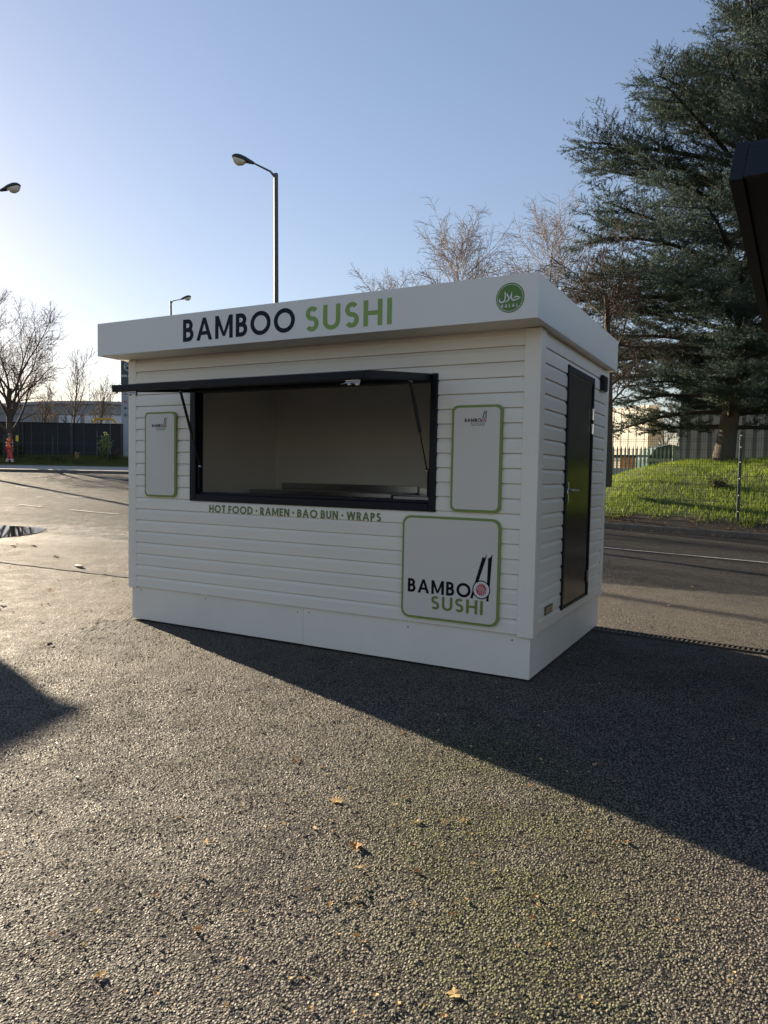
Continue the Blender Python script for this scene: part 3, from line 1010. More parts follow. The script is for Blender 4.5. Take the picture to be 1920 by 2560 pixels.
letters(m, 'HALAL', HCX - .062, HCZ - .062, .116, .0225, .2, FY0 - .002, gap=.55)
m.build('badge_print', M['printwhite'], bd, label='white arabic script above the word HALAL', fixn=False)

# serving window
FRX0, FRX1, FRZ0, FRZ1 = .772, 3.245, 1.19, 2.232
m = MB()
fy0, fy1 = -.036, .066
m.bbox(FRX0, FRX0 + .068, fy0, fy1, FRZ0, FRZ1, .006).bbox(FRX1 - .06, FRX1, fy0, fy1, FRZ0, FRZ1, .006)
m.bbox(FRX0 + .0685, FRX1 - .0605, fy0 + .001, fy1 - .001, FRZ0 + .0005, FRZ0 + .066, .006).bbox(FRX0 + .0685, FRX1 - .0605, fy0 + .001, fy1 - .001, FRZ1 - .06, FRZ1 - .0005, .006)
wfr = m.build('window_frame', M['navy'], kiosk)
m = MB()
m.box(FRX0 + .0690, FRX1 - .0610, .012, .05, FRZ0 + .0665, FRZ0 + .085).box(FRX0 + .069, FRX0 + .086, .014, .05, FRZ0 + .0855, FRZ1 - .0605).box(FRX1 - .078, FRX1 - .061, .014, .05, FRZ0 + .0855, FRZ1 - .0605)
m.build('inner_rebate', M['navy'], wfr)
for x in (.856, 3.166):
    MB().bbox(x - .004, x + .004, -.01, .012, 1.30, 1.50, .002).build('strut_plate', M['rubber'], wfr)
# hatch, hinged at the top
hp0 = np.array([0, -.045, 2.205]); hp1 = np.array([0, -.975, 2.108])
hd = (hp1 - hp0); HL = np.linalg.norm(hd)
hang = math.atan2(hd[2], hd[1])
ha = bpy.data.objects.new('serving_hatch', None)
COL.objects.link(ha); ha.parent = kiosk; ha.location = (0, -.045, 2.205); ha.rotation_euler = (math.atan2(-hd[2], -hd[1]), 0, 0)
hx0, hx1 = .84, 3.195
# local: outward along -y, thickness in z
MB().bbox(hx0 + .045, hx1 - .045, -HL + .045, -.03, -.006, .018, .002).build('hatch_panel', M['navy'], ha)
m = MB()
for q_ in ((hx0, hx0 + .044, -HL, 0, -.032, .024), (hx1 - .044, hx1, -HL, 0, -.032, .024), (hx0 + .0445, hx1 - .0445, -HL + .001, -HL + .044, -.031, .023), (hx0 + .0445, hx1 - .0445, -.044, -.001, -.031, .023)):
    MB().bbox(*q_, .006).build('hatch_rail', M['navy'], ha)
for x in (1.05, 3.06):
    m = MB()
    m.bbox(x - .05, x + .05, -HL + .006, -HL + .036, -.042, -.033, .002).tube([(x - .045, -HL + .02, -.05), (x + .045, -HL + .02, -.05)], .010, 8)
    m.tube([(x - .045, -HL + .02, -.052), (x - .10, -HL + .03, -.056)], [.008, .005], 8).tube([(x + .03, -HL + .012, -.058), (x + .03, -HL + .03, -.058)], .013, 8).tube([(x - .03, -HL + .012, -.056), (x - .03, -HL + .03, -.056)], .011, 8)
    m.build('latch', M['chrome'], ha, smooth=True)
for (tx, bx_) in ((.895, .872), (3.135, 3.158)):
    top = np.array([tx, -.272, 2.148]); bot = np.array([bx_, -.004, 1.505])
    mid = top + (bot - top) * .56
    st_ = MB().tube([top, mid], .0125, 10).build('gas_strut', M['rubber'], kiosk, smooth=True)
    MB().tube([mid, bot], .006, 8).build('strut_rod', M['rubber'], st_, smooth=True)
    m = MB().tube([bot + np.array([-.012, 0, 0]), bot + np.array([.012, 0, 0])], .011, 8)
    m.tube([top + np.array([-.012, 0, 0]), top + np.array([.012, 0, 0])], .012, 8).bbox(top[0] - .014, top[0] + .014, top[1] - .022, top[1] + .022, top[2] + .003, top[2] + .03, .002)
    m.build('strut_end', M['chrome'], st_, smooth=True)

# sign panels
def rrect(x0, x1, z0, z1, r_, n=7):
    pts = []
    for (cx, cz, a) in ((x1 - r_, z1 - r_, 0), (x0 + r_, z1 - r_, 90), (x0 + r_, z0 + r_, 180), (x1 - r_, z0 + r_, 270)):
        pts += arc(cx, cz, r_, r_, a, a + 90, n)
    return pts


def chopstick(mb, a, b, wa, wb, y, ragged=0):
    a = np.array(a); b = np.array(b); d = (b - a) / np.linalg.norm(b - a); n = np.array([-d[1], d[0]])
    if ragged == 1: ps = [a - n * wa / 2, a + n * wa / 2, b + n * wb / 2, b + n * wb * .15 - d * wb * .2, b + d * wb * .1, b - n * wb * .15 - d * wb * .35, b - n * wb * .3 + d * wb * 1.1, b - n * wb * .5 - d * wb * .3]
    else: ps = [a - n * wa / 2, a + n * wa / 2, b + n * wb / 2 - d * wb * .9, b - n * wb * .1 - d * wb * .5, b - n * wb / 2 + d * wb * .25]
    return mb.add([(p[0], y, p[1]) for p in ps], [tuple(range(len(ps)))])


def logo(parent, x, z, s, y, c2):
    """two-line logo with chopsticks and a roll; x,z = left foot of the first word, s = cap height"""
    k = s / .105
    X = lambda v: x + (v - 3.037) * k
    Z = lambda v: z + (v - .569) * k
    letters(MB(), 'BAMBO', x, z, .517 * k, s, .19, y).build('lettering', M['letterblack'], parent, label='black word BAMBO', fixn=False)
    letters(MB(), 'SUSHI', X(3.236), Z(.452), .416 * k, .104 * k, .175, y, gap=.17).build('lettering', c2, parent, label='word SUSHI', fixn=False)
    m = MB()
    chopstick(m, (X(3.561), Z(.567)), (X(3.655), Z(.878)), .018 * k, .030 * k, y - .0002, 1)
    chopstick(m, (X(3.686), Z(.556)), (X(3.700), Z(.898)), .017 * k, .031 * k, y - .0002, 0)
    m.build('chopstick_print', M['letterblack'], parent, fixn=False)
    cx, cz = X(3.637), Z(.637)
    disc(MB(), cx, cz, .069 * k, y - .0008).build('roll_rim', M['letterblack'], parent)
    disc(MB(), cx, cz, .0610 * k, y - .0014).build('roll_rice', M['printwhite'], parent)
    disc(MB(), cx, cz, .040 * k, y - .0020, rz_=.043 * k).build('roll_filling', M['printred'], parent)
    m = MB()
    for j, o_ in enumerate((-.026, -.013, 0, .013, .026)):
        L_ = math.sqrt(max(0, .041 ** 2 - o_ ** 2)) * .95
        pts = [(cx + (o_ + .008 * math.sin(3.0 * t + .6)) * k + t * L_ * .35 * k, cz - t * L_ * k) for t in np.linspace(-1, 1, 9)]
        stroke(m, pts, .0028 * k, y - .0026 - j * .0001)
    m.build('roll_stripes', M['printwhite'], parent, fixn=False)
    m = MB()
    rr = random.Random(8)
    for j in range(26):
        a = j * 2 * math.pi / 26 + rr.uniform(-.06, .06); rad = (.0465 + .007 * (j % 2)) * k
        b = rr.uniform(0, 3.14)
        c_ = (cx + rad * math.cos(a), cz + rad * math.sin(a)); d_ = (.0036 * k * math.cos(b), .0036 * k * math.sin(b))
        stroke(m, [(c_[0] - d_[0], c_[1] - d_[1]), (c_[0] + d_[0], c_[1] + d_[1])], .0035 * k, y - .0022)
    m.build('roll_specks', M['letterblack'], parent, fixn=False)


def panel(x0, x1, z0, z1, r_, lab):
    o_ = rrect(x0, x1, z0, z1, r_)
    yb, yf = -.0222, -.042
    m = MB().loft([[(a, yb, b) for a, b in o_], [(a, yf, b) for a, b in o_]])
    e = .018
    g = m.build('sign_panel', M['green'], kiosk, label=lab)
    i_ = rrect(x0 + e, x1 - e, z0 + e, z1 - e, r_ * .8)
    MB().loft([[(a, yf + .004, b) for a, b in i_], [(a, yf - .0035, b) for a, b in i_]]).build('panel_face', M['panel'], g)
    return g, yf - .0047


g, y = panel(3.372, 3.763, 1.203, 1.984, .045, 'tall blank menu board with green edge and small logo, right of the window')
logo(g, 3.474, 1.860, .0262, y, M['printgrey'])
g, y = panel(.213, .612, 1.214, 2.008, .045, 'tall blank menu board with green edge and small logo, left of the window')
logo(g, .312, 1.867, .0285, y, M['printgrey'])
g, y = panel(2.980, 3.772, .370, 1.158, .068, 'square board with green edge and the large logo')
logo(g, 3.037, .569, .105, y, M['oliveprint'])
letters(MB(), 'HOT FOOD . RAMEN . BAO BUN . WRAPS', 1.003, 1.094, 1.773, .067, .205, -.0228, gap=.14, space=.30).build('lettering', M['letterolive'], wf, label='olive words HOT FOOD, RAMEN, BAO BUN, WRAPS', fixn=False)

# door in the end wall
dr = bpy.data.objects.new('door', None); COL.objects.link(dr); dr.parent = kiosk
m = MB()
dy0, dy1, dz0, dz1 = .722, 1.640, .402, 2.358
m.bbox(W - .002, W + .034, dy0, dy0 + .045, dz0, dz1, .004).bbox(W - .002, W + .034, dy1 - .045, dy1, dz0, dz1, .004)
m.bbox(W - .002, W + .033, dy0 + .0455, dy1 - .0455, dz1 - .055, dz1 - .0005, .004).bbox(W - .002, W + .033, dy0 + .0455, dy1 - .0455, dz0 + .0005, dz0 + .022, .004)
m.build('door_frame', M['navy'], dr)
MB().bbox(W + .004, W + .024, dy0 + .049, dy1 - .049, dz0 + .026, dz1 - .059, .002).build('door_leaf', M['gloss_black'], dr)
m = MB()
m.bbox(W + .0245, W + .033, .80, .842, 1.255, 1.432, .003)
m.tube([(W + .03, .822, 1.368), (W + .075, .822, 1.368)], .011, 10)
m.tube([(W + .072, .815, 1.368), (W + .078, .86, 1.368), (W + .078, .955, 1.364)], [.011, .010, .012], 10)
m.tube([(W + .033, .82, 1.285), (W + .040, .82, 1.285)], .009, 10)
m.build('door_handle', M['chrome'], dr, smooth=True)
for (z0_, z1_) in ((1.985, 2.085), (1.86, 1.95), (.53, .63)):
    m = MB().tube([(W + .036, 1.597, z0_), (W + .036, 1.597, z1_)], .009, 8)
    m.bbox(W + .0325, W + .036, 1.56, 1.635, z0_, z1_, .001)
    m.build('hinge', M['chrome'], dr, smooth=True)
# vent and maker's plate
vg = MB().bbox(W + .0225, W + .054, 1.90, 2.08, 2.285, 2.425, .004).build('vent', M['navy'], kiosk)
for k in range(8):
    MB().box(W + .0545, W + .062, 1.912, 2.068, 2.296 + k * .0155, 2.304 + k * .0155).build('louvre', M['rubber'], vg)
pl_ = MB().bbox(W + .0222, W + .0285, .265, .47, .437, .502, .002).build('maker_plate', M['lamp_dark'], kiosk, label='small bronze plate')
MB().bbox(W + .0287, W + .030, .275, .46, .445, .494, .0005).build('plate_print', M['brass'], pl_)

# steel tables inside
def table(x0, x1, y0, y1, zt, lab, splash):
    t = thing('steel_worktable', lab, 'table', ((x0 + x1) / 2, (y0 + y1) / 2, HB + .01), 0, 'steel worktables inside the kiosk')
    hx, hy, zz_ = (x1 - x0) / 2, (y1 - y0) / 2, zt - HB - .01
    MB().bbox(-hx, hx, -hy, hy, zz_ - .045, zz_, .004).build('table_top', M['steel'], t)
    if splash: MB().bbox(-hx, hx, hy - .02, hy - .001, zz_ + .0005, zz_ + .075, .003).build('upstand', M['steel'], t)
    for (a, b) in ((-1, -1), (1, -1), (-1, 1), (1, 1)):
        MB().tube([(a * (hx - .05), b * (hy - .06), 0), (a * (hx - .05), b * (hy - .06), zz_ - .045)], .019, 10).build('leg', M['steel'], t, smooth=True)
    MB().bbox(-hx + .03, hx - .03, -hy + .04, hy - .04, .2, .225, .003).build('undershelf', M['steel'], t)


table(.18, 2.03, 1.55, 2.19, 1.262, 'long steel worktable against the back wall inside the kiosk, left of the join', True)
table(2.05, 3.7, 1.55, 2.19, 1.246, 'steel worktable inside the kiosk, right of the join and slightly lower', True)

# ------------------------------------------------------------------ trees
class Tree:
    def __init__(s, seed):
        s.r = random.Random(seed)
        s.polys = []          # (points, radii, level)

    def rot(s, d, ang, az):
        d = Vector(d).normalized()
        a = d.orthogonal().normalized()
        a.rotate(Matrix.Rotation(az, 3, d))
        return (Matrix.Rotation(ang, 3, a) @ d).normalized()

    def grow(s, p, d, L, r0, lvl, cfg):
        c = cfg[lvl]
        n = c['seg']
        pts, rad, dirs = [Vector(p)], [r0], [Vector(d)]
        d = Vector(d).normalized()
        for i in range(n):
            j = c['wob']
            d = d + Vector((s.r.gauss(0, j), s.r.gauss(0, j), s.r.gauss(0, j))) + Vector((0, 0, c['up']))
            d.normalize()
            pts.append(pts[-1] + d * (L / n))
            rad.append(max(c.get('rmin', .004), r0 * (1 - (i + 1) / n * c['tap'])))
            dirs.append(d.copy())
        s.polys.append((pts, rad, lvl))
        if lvl + 1 < len(cfg):
            k = c['kids']
            nk = int(k * s.r.uniform(.8, 1.2) + .5)
            az = s.r.uniform(0, 6.28)
            for i in range(nk):
                f = c['from'] + (1 - c['from']) * (i + s.r.uniform(.1, .9)) / nk
                x = min(n - 1e-4, f * n); a = int(x); t = x - a
                q = pts[a].lerp(pts[a + 1], t); rr = rad[a] * (1 - t) + rad[a + 1] * t
                az += 2.4 + s.r.uniform(-.5, .5)
                nd = s.rot(dirs[a + 1], R(s.r.gauss(c['ang'], c['ang'] * .2)), az)
                ll = L * c['len'] * (1 - c['lent'] * f) * s.r.uniform(.7, 1.2)
                s.grow(q, nd, ll, min(rr * .8, max(cfg[lvl + 1].get('rmin', .004), rr * c['rad'])), lvl + 1, cfg)
        return pts, rad

    def mesh(s, levels, sides):
        """all branches of these levels as one tapered-tube mesh"""
        V, F = [], []
        for (pts, rad, lv) in s.polys:
            if lv not in levels: continue
            n = sides[lv]
            P = np.array([tuple(p) for p in pts]); b0 = len(V)
            dd = P[-1] - P[0]
            ref = np.array([1.0, .13, .0]) if abs(dd[2]) > .8 * np.linalg.norm(dd) else np.array([.0, .0, 1.0])
            for i in range(len(P)):
                d = P[min(i + 1, len(P) - 1)] - P[max(i - 1, 0)]
                a = np.cross(d, ref); a /= np.linalg.norm(a) + 1e-9
                b = np.cross(a, d); b /= np.linalg.norm(b) + 1e-9
                for k in range(n):
                    t = 6.28318 * k / n
                    V.append(P[i] + (a * math.cos(t) + b * math.sin(t)) * rad[i])
            for i in range(len(P) - 1):
                for k in range(n):
                    k2 = (k + 1) % n
                    F.append((b0 + i * n + k, b0 + i * n + k2, b0 + (i + 1) * n + k2, b0 + (i + 1) * n + k))
        return np.array(V), np.array(F)


def plant_tree(name, label, cat, loc, tr, trunk_lv, mt, twig_lv, mw, sides, group=None):
    t = thing(name, label, cat, loc, 0, group)
    v, f = tr.mesh(trunk_lv, sides)
    me = np_mesh('trunk', v, f, mt)
    me.polygons.foreach_set('use_smooth', np.ones(len(me.polygons), dtype=bool))
    link('trunk', me, t)
    if twig_lv:
        v, f = tr.mesh(twig_lv, sides)
        link('crown', np_mesh('crown', v, f, mw), t)
    return t


# big bare tree on the left, spreading from low down
tr = Tree(11)
cfg = [dict(seg=5, wob=.05, up=.02, tap=.35, kids=11, ang=36, **{'from': .30}, len=1.55, lent=.25, rad=.50, rmin=.05),
       dict(seg=8, wob=.09, up=.05, tap=.8, kids=9, ang=34, **{'from': .18}, len=.52, lent=.45, rad=.5, rmin=.018),
       dict(seg=6, wob=.12, up=.04, tap=.75, kids=8, ang=36, **{'from': .15}, len=.55, lent=.4, rad=.5, rmin=.011),
       dict(seg=4, wob=.15, up=.04, tap=.6, kids=5, ang=36, **{'from': .15}, len=.6, lent=.3, rad=.6, rmin=.008),
       dict(seg=3, wob=.16, up=.03, tap=.5, kids=0, ang=30, **{'from': .1}, len=.5, lent=.3, rad=.6, rmin=.007)]
tr.grow((0, 0, 0), (.02, 0, 1), 4.4, .21, 0, cfg)
b_ = at(28, 1148, 44.6)
plant_tree('bare_tree', 'large bare spreading tree in front of the dark fence at far left', 'tree', b_, tr, (0, 1, 2), M['bark'], (3, 4), M['twig'], [8, 6, 4, 3, 3])
# smaller bare trees behind the fence
small_cfg = [dict(seg=6, wob=.04, up=.02, tap=.7, kids=16, ang=28, **{'from': .25}, len=.55, lent=.45, rad=.5, rmin=.03),
             dict(seg=5, wob=.08, up=.07, tap=.8, kids=7, ang=28, **{'from': .2}, len=.5, lent=.4, rad=.5, rmin=.016),
             dict(seg=4, wob=.12, up=.06, tap=.6, kids=4, ang=30, **{'from': .15}, len=.55, lent=.3, rad=.6, rmin=.012),
             dict(seg=3, wob=.12, up=.04, tap=.5, kids=0, ang=30, **{'from': .1}, len=.5, lent=.3, rad=.6, rmin=.010)]
for k, (px, ptop, s_, lb) in enumerate(((187, 905, 62, 'slim bare tree behind the dark fence, just right of the big one'), (246, 962, 64, 'small bare tree before the far warehouse wall'), (105, 985, 60, 'low bare tree behind the fence under the big crown'))):
    b_ = at(px, 1110, s_); tp = at(px, ptop, s_)
    g0 = float(hgt(b_[0], b_[1]))
    tr = Tree(30 + k)
    tr.grow((0, 0, 0), (0, 0, 1), (tp[2] - g0) * .86, .13, 0, small_cfg)
    plant_tree('bare_tree', lb, 'tree', (b_[0], b_[1], g0), tr, (0, 1), M['bark'], (2, 3), M['twig'], [6, 4, 3, 3], 'bare trees behind the dark fence')

# birches behind the kiosk
birch_cfg = [dict(seg=10, wob=.03, up=.02, tap=.85, kids=46, ang=41, **{'from': .17}, len=.47, lent=.55, rad=.42, rmin=.02),
             dict(seg=6, wob=.08, up=.06, tap=.8, kids=13, ang=34, **{'from': .15}, len=.52, lent=.4, rad=.5, rmin=.012),
             dict(seg=5, wob=.14, up=-.02, tap=.6, kids=8, ang=38, **{'from': .12}, len=.50, lent=.3, rad=.6, rmin=.0075),
             dict(seg=4, wob=.2, up=-.05, tap=.4, kids=0, ang=30, **{'from': .1}, len=.5, lent=.3, rad=.7, rmin=.006)]
for k, (px, ptop, s_, ln, sc_b, lb) in enumerate(((1195, 450, 33, -.10, 1.0, 'bare birch behind the kiosk roof, left of the tallest'),
                                             (1335, 400, 34, .0, 1.0, 'tallest bare birch behind the kiosk corner beside the dark conifer'),
                                             (1055, 545, 36, -.20, .95, 'low bare birch leaning left above the green roof lettering'),
                                             (1262, 530, 36, .05, .9, 'slender bare birch between the two taller ones'))):
    b_ = at(px, 1180, s_); tp = at(px, ptop, s_); g0 = float(hgt(b_[0], b_[1]))
    tr = Tree(50 + k)
    tr.grow((0, 0, 0), (ln, ln * .5, 1), (tp[2] - g0) * .74 * sc_b, .16, 0, birch_cfg)
    plant_tree('birch_tree', lb, 'tree', (b_[0], b_[1], g0), tr, (0, 1), M['birch'], (2, 3), M['birchtwig'], [6, 4, 3, 3], 'bare birches behind the kiosk')
# pale tree and dark scrub behind the palisade
pale_cfg = [dict(seg=5, wob=.06, up=.02, tap=.5, kids=9, ang=38, **{'from': .3}, len=.9, lent=.3, rad=.5, rmin=.02),
            dict(seg=5, wob=.10, up=.05, tap=.8, kids=8, ang=36, **{'from': .15}, len=.5, lent=.4, rad=.5, rmin=.013),
            dict(seg=4, wob=.14, up=.02, tap=.6, kids=6, ang=36, **{'from': .12}, len=.55, lent=.3, rad=.6, rmin=.009),
            dict(seg=3, wob=.2, up=0, tap=.4, kids=0, ang=30, **{'from': .1}, len=.5, lent=.3, rad=.7, rmin=.008)]
for k, (px, s_, hh_, mt_, mt2, lb) in enumerate(((1637, 46, 2.6, 'palebark', 'twig', 'pale barked bare tree behind the palisade fence'), (1668, 50, 3.4, 'bark', 'thorn', 'dark bare scrub tree between the trailer and warehouse'), (1600, 56, 3.6, 'bark', 'thorn', 'dark bare scrub tree behind the trailer end'))):
    b_ = at(px, 1165, s_); g0 = float(hgt(b_[0], b_[1]))
    tr = Tree(80 + k); tr.grow((0, 0, 0), (.05, 0, 1), hh_, .13, 0, pale_cfg)
    plant_tree('bare_tree', lb, 'tree', (b_[0], b_[1], g0), tr, (0, 1), M[mt_], (2, 3), M[mt2], [6, 4, 3, 3], 'bare trees behind the palisade')
# brown twiggy thorn tree between kiosk and cedar
thorn_cfg = [dict(seg=6, wob=.05, up=.02, tap=.55, kids=20, ang=55, **{'from': .40}, len=.52, lent=.25, rad=.42, rmin=.02),
             dict(seg=6, wob=.13, up=.02, tap=.8, kids=14, ang=44, **{'from': .12}, len=.50, lent=.35, rad=.5, rmin=.011),
             dict(seg=4, wob=.18, up=.02, tap=.6, kids=10, ang=44, **{'from': .1}, len=.52, lent=.3, rad=.6, rmin=.007),
             dict(seg=3, wob=.22, up=.0, tap=.4, kids=0, ang=30, **{'from': .1}, len=.5, lent=.3, rad=.7, rmin=.006)]
b_ = at(1517, 1203, 19.6); g0 = b_[2]
tr = Tree(95); tr.grow((0, 0, 0), (.0, .0, 1), 5.0, .14, 0, thorn_cfg)
plant_tree('thorn_tree', 'brown leafless twiggy tree right behind the kiosk end wall', 'tree', (b_[0], b_[1], g0 - .15), tr, (0, 1), M['bark'], (2, 3), M['thorn'], [8, 4, 3, 3])


# ---- blue cedar
def cedar(loc, H, seed):
    r_ = random.Random(seed)
    rn = np.random.default_rng(seed)
    tr = Tree(seed)
    lx, ly = RT[0] * 1.5 / H, RT[1] * 1.5 / H          # the stem leans a little to the right
    trunk_p = [Vector((lx * z + .04 * math.sin(z * .5), ly * z + .04 * math.cos(z * .7), z)) for z in np.linspace(-.3, H, 16)]
    trunk_r = [max(.02, .27 * (1 - max(0, z) / H) ** .85 + .02) for z in np.linspace(-.3, H, 16)]
    trunk_r[0] = .36
    tr.polys.append((trunk_p, trunk_r, 0))
    twigs = []          # (p0, p1)
    zs = np.linspace(.065, .985, 134)
    for i, f in enumerate(zs):
        z = f * H + r_.uniform(-.15, .15)
        prof = np.interp(f, [.06, .12, .22, .35, .45, .52, .60, .68, .74, .82, .90, 1], [3.4, 4.8, 5.6, 5.9, 5.8, 5.2, 4.4, 3.3, 2.4, 1.6, 1.0, .4])
        L = prof * r_.uniform(.72, 1.08)
        az = i * 2.399 + r_.uniform(-.3, .3)
        el = R(np.interp(f, [0, .2, .5, .8, 1], [4, 10, 24, 36, 55]) + r_.uniform(-7, 7))
        d = Vector((math.cos(az) * math.cos(el), math.sin(az) * math.cos(el), math.sin(el)))
        n = 9
        pts = [Vector((lx * z, ly * z, z))]; dirs = []
        for k in range(n):
            droop = -.05 if f < .35 and k > 3 else (.012 if k > 5 else -.012)
            d = (d + Vector((r_.gauss(0, .05), r_.gauss(0, .05), droop + r_.gauss(0, .03)))).normalized()
            pts.append(pts[-1] + d * L / n); dirs.append(d.copy())
        r0 = .035 + .013 * L
        tr.polys.append((pts, [r0 * (1 - .85 * k / n) + .006 for k in range(n + 1)], 1))
        ns = int(6 + L * 5.2)
        for k in range(ns):
            g = .16 + .84 * (k + r_.random()) / ns
            x = min(n - 1e-3, g * n); a = int(x)
            q = pts[a].lerp(pts[a + 1], x - a); dd = dirs[a]
            side = 1 if k % 2 else -1
            hor = dd.cross(Vector((0, 0, 1))).normalized() * side
            sl_ = L * (.12 + .30 * (1 - abs(g - .45))) * r_.uniform(.6, 1.1)
            sdir_ = (dd * r_.uniform(.5, .95) + hor * r_.uniform(.5, 1.0) + Vector((0, 0, r_.uniform(-.30, .42)))).normalized()
            m_ = 5
            sp = [q]; sds = []
            for j in range(m_):
                sdir_ = (sdir_ + Vector((r_.gauss(0, .07), r_.gauss(0, .07), .03 + r_.gauss(0, .05)))).normalized()
                sp.append(sp[-1] + sdir_ * sl_ / m_); sds.append(sdir_.copy())
            tr.polys.append((sp, [.014 * (1 - .7 * j / m_) for j in range(m_ + 1)], 2))
            twigs.append((sp[-2], sp[-1] + sds[-1] * .10))
            nt_ = int(5 + sl_ * 9.0)
            for j in range(nt_):
                h_ = .1 + .9 * (j + r_.random()) / nt_
                y_ = min(m_ - 1e-3, h_ * m_); b = int(y_)
                w_ = sp[b].lerp(sp[b + 1], y_ - b)
                hv = sds[b].cross(Vector((0, 0, 1))).normalized() * (1 if j % 2 else -1)
                td = (sds[b] * r_.uniform(.5, 1.0) + hv * r_.uniform(.3, .9) + Vector((0, 0, r_.uniform(-.22, .38)))).normalized()
                tl = r_.uniform(.18, .52)
                twigs.append((w_, w_ + td * tl))
        twigs.append((pts[-1], pts[-1] + dirs[-1] * .45))
        for k in range(int(L * 11)):
            x = r_.uniform(.12, .99) * n; a = int(x); q = pts[a].lerp(pts[a + 1], x - a)
            td = (dirs[a] * r_.uniform(.3, 1) + Vector((r_.gauss(0, .6), r_.gauss(0, .6), r_.uniform(-.5, .7)))).normalized()
            twigs.append((q, q + td * r_.uniform(.2, .55)))
    A = np.array([tuple(t[0]) for t in twigs]); B = np.array([tuple(t[1]) for t in twigs])
    # shift twig lines a little, then dress each with short needles
    NN = 22
    n = len(A)
    t = np.tile(np.linspace(.02, 1.0, NN), (n, 1)) + rn.uniform(-.02, .02, (n, NN))
    ax = (B - A); ln = np.linalg.norm(ax, axis=1, keepdims=True); ax = ax / ln
    ref = np.where(np.abs(ax[:, 2:3]) > .9, np.array([[1., 0, 0]]), np.array([[0, 0, 1.]]))
    u = np.cross(ax, ref); u /= np.linalg.norm(u, axis=1, keepdims=True)
    v = np.cross(u, ax)
    ph = rn.uniform(0, 6.283, (n, NN))
    rad = (u[:, None] * np.cos(ph)[..., None] + v[:, None] * np.sin(ph)[..., None])
    nd = rad * .85 + ax[:, None] * rn.uniform(.15, .75, (n, NN))[..., None]
    nl = rn.uniform(.045, .095, (n, NN))[..., None]
    base = A[:, None] + (B - A)[:, None] * t[..., None]
    tip = base + nd * nl
    sd_ = np.cross(nd, rad + rn.normal(0, .3, (n, NN, 3)))
    sd_ /= np.linalg.norm(sd_, axis=2, keepdims=True) + 1e-9
    hw = .0105
    V = np.concatenate([(base - sd_ * hw).reshape(-1, 3), (base + sd_ * hw).reshape(-1, 3), tip.reshape(-1, 3)])
    k = n * NN; ix = np.arange(k)
    o = thing('cedar_tree', 'tall blue green cedar on the grass mound at the right', 'tree', loc)
    vv_, ff_ = tr.mesh((0,), [12, 5, 3])
    me = np_mesh('trunk', vv_, ff_, M['bark']); me.polygons.foreach_set('use_smooth', np.ones(len(me.polygons), dtype=bool)); link('trunk', me, o)
    vv_, ff_ = tr.mesh((1, 2), [12, 5, 3]); link('limbs', np_mesh('limbs', vv_, ff_, M['limb']), o)
    link('foliage', np_mesh('foliage', V, np.stack([ix, ix + k, ix + 2 * k], 1), M['needle']), o)
    print('cedar twigs', n, 'needle tris', k)


b_ = at(1808, 1152, 22.5)
cedar((b_[0], b_[1], b_[2]), 16.6, 7)

# ------------------------------------------------------------------ fences, warehouse, trailer (right)
rzk = math.atan2(KE[1], KE[0])
# mesh fence
FWW = .72
fo = KT(0, FWW)
mf = thing('mesh_fence', 'dark green welded mesh fence standing along the kerb', 'fence', (fo[0], fo[1], 0), rzk)
bp = at(1829, 1316, 15.9)
tp0 = float((bp[:2] - KR) @ KE)
for k in range(-3, 4):
    t = tp0 + k * 3.62
    if t < -8: continue
    q = KT(t, FWW); zg = float(mound_h(np.array([t]), np.array([FWW]))[1][0])
    ps = MB().bbox(t - .03, t + .03, -.03, .03, zg - .2, zg + 2.07, .004).build('post', M['fencegreen'], mf)
    m = MB()
    for z in (.25, .62, 1.0, 1.38, 1.72, 1.98):
        m.bbox(t - .012, t + .012, -.042, -.031, zg + z - .012, zg + z + .012, .002)
    m.build('clip', M['chrome'], ps)
    t1 = t + 3.62
    zg1 = float(mound_h(np.array([t1]), np.array([FWW]))[1][0])
    m = MB()
    for j in range(71):
        x = t + .06 + j * .05; z0 = zg + (zg1 - zg) * j / 71
        m.bar((x, -.004, z0 + .03), (x, -.004, z0 + 2.03), .0048, .0048, (0, 1, 0))
    for z in np.arange(.06, 2.02, .2):
        for dz in ((0,) if .1 < z % .6 else (0, .05)):
            m.bar((t + .031, .004, zg + z + dz), (t1 - .031, .004, zg1 + z + dz), .006, .006)
    tag(m.build('mesh_panel', M['fencegreen'], mf, fixn=False), kind='stuff')

# warehouse with vertical ribbed cladding
wA = at(1697, 1155, 31.0)
wdir = np.array([RT[0], RT[1]]) * .89 + np.array([FW[0], FW[1]]) * (-.45)
wdir /= np.linalg.norm(wdir)
wz = float(hgt(wA[0], wA[1]))
wtop = at(1697, 858, 31.0)[2] - wz
wh = thing('warehouse', 'grey brown ribbed metal warehouse behind the cedar', 'building', (wA[0], wA[1], wz), math.atan2(wdir[1], wdir[0]))
MB().box(0, 30, .06, 14, -.5, wtop).build('wall', M['cladding2'], wh)
MB().box(-.15, 30.1, -.02, 14.2, wtop, wtop + .35).build('eaves', M['cladding'], wh)
pr = [(0, .055), (.03, -.0), (.24, -.0), (.27, .055)]
rb = MB().loft([[(x, y, -.3) for x, y in pr], [(x, y, wtop - .002) for x, y in pr]]).build('rib', M['cladding'], wh)
for k in range(1, 60):
    link('rib', rb.data, wh, (k * .42, 0, 0))
MB().box(-.02, .10, -.03, .058, -.3, wtop - .002).build('corner_flashing', M['cladding2'], wh)

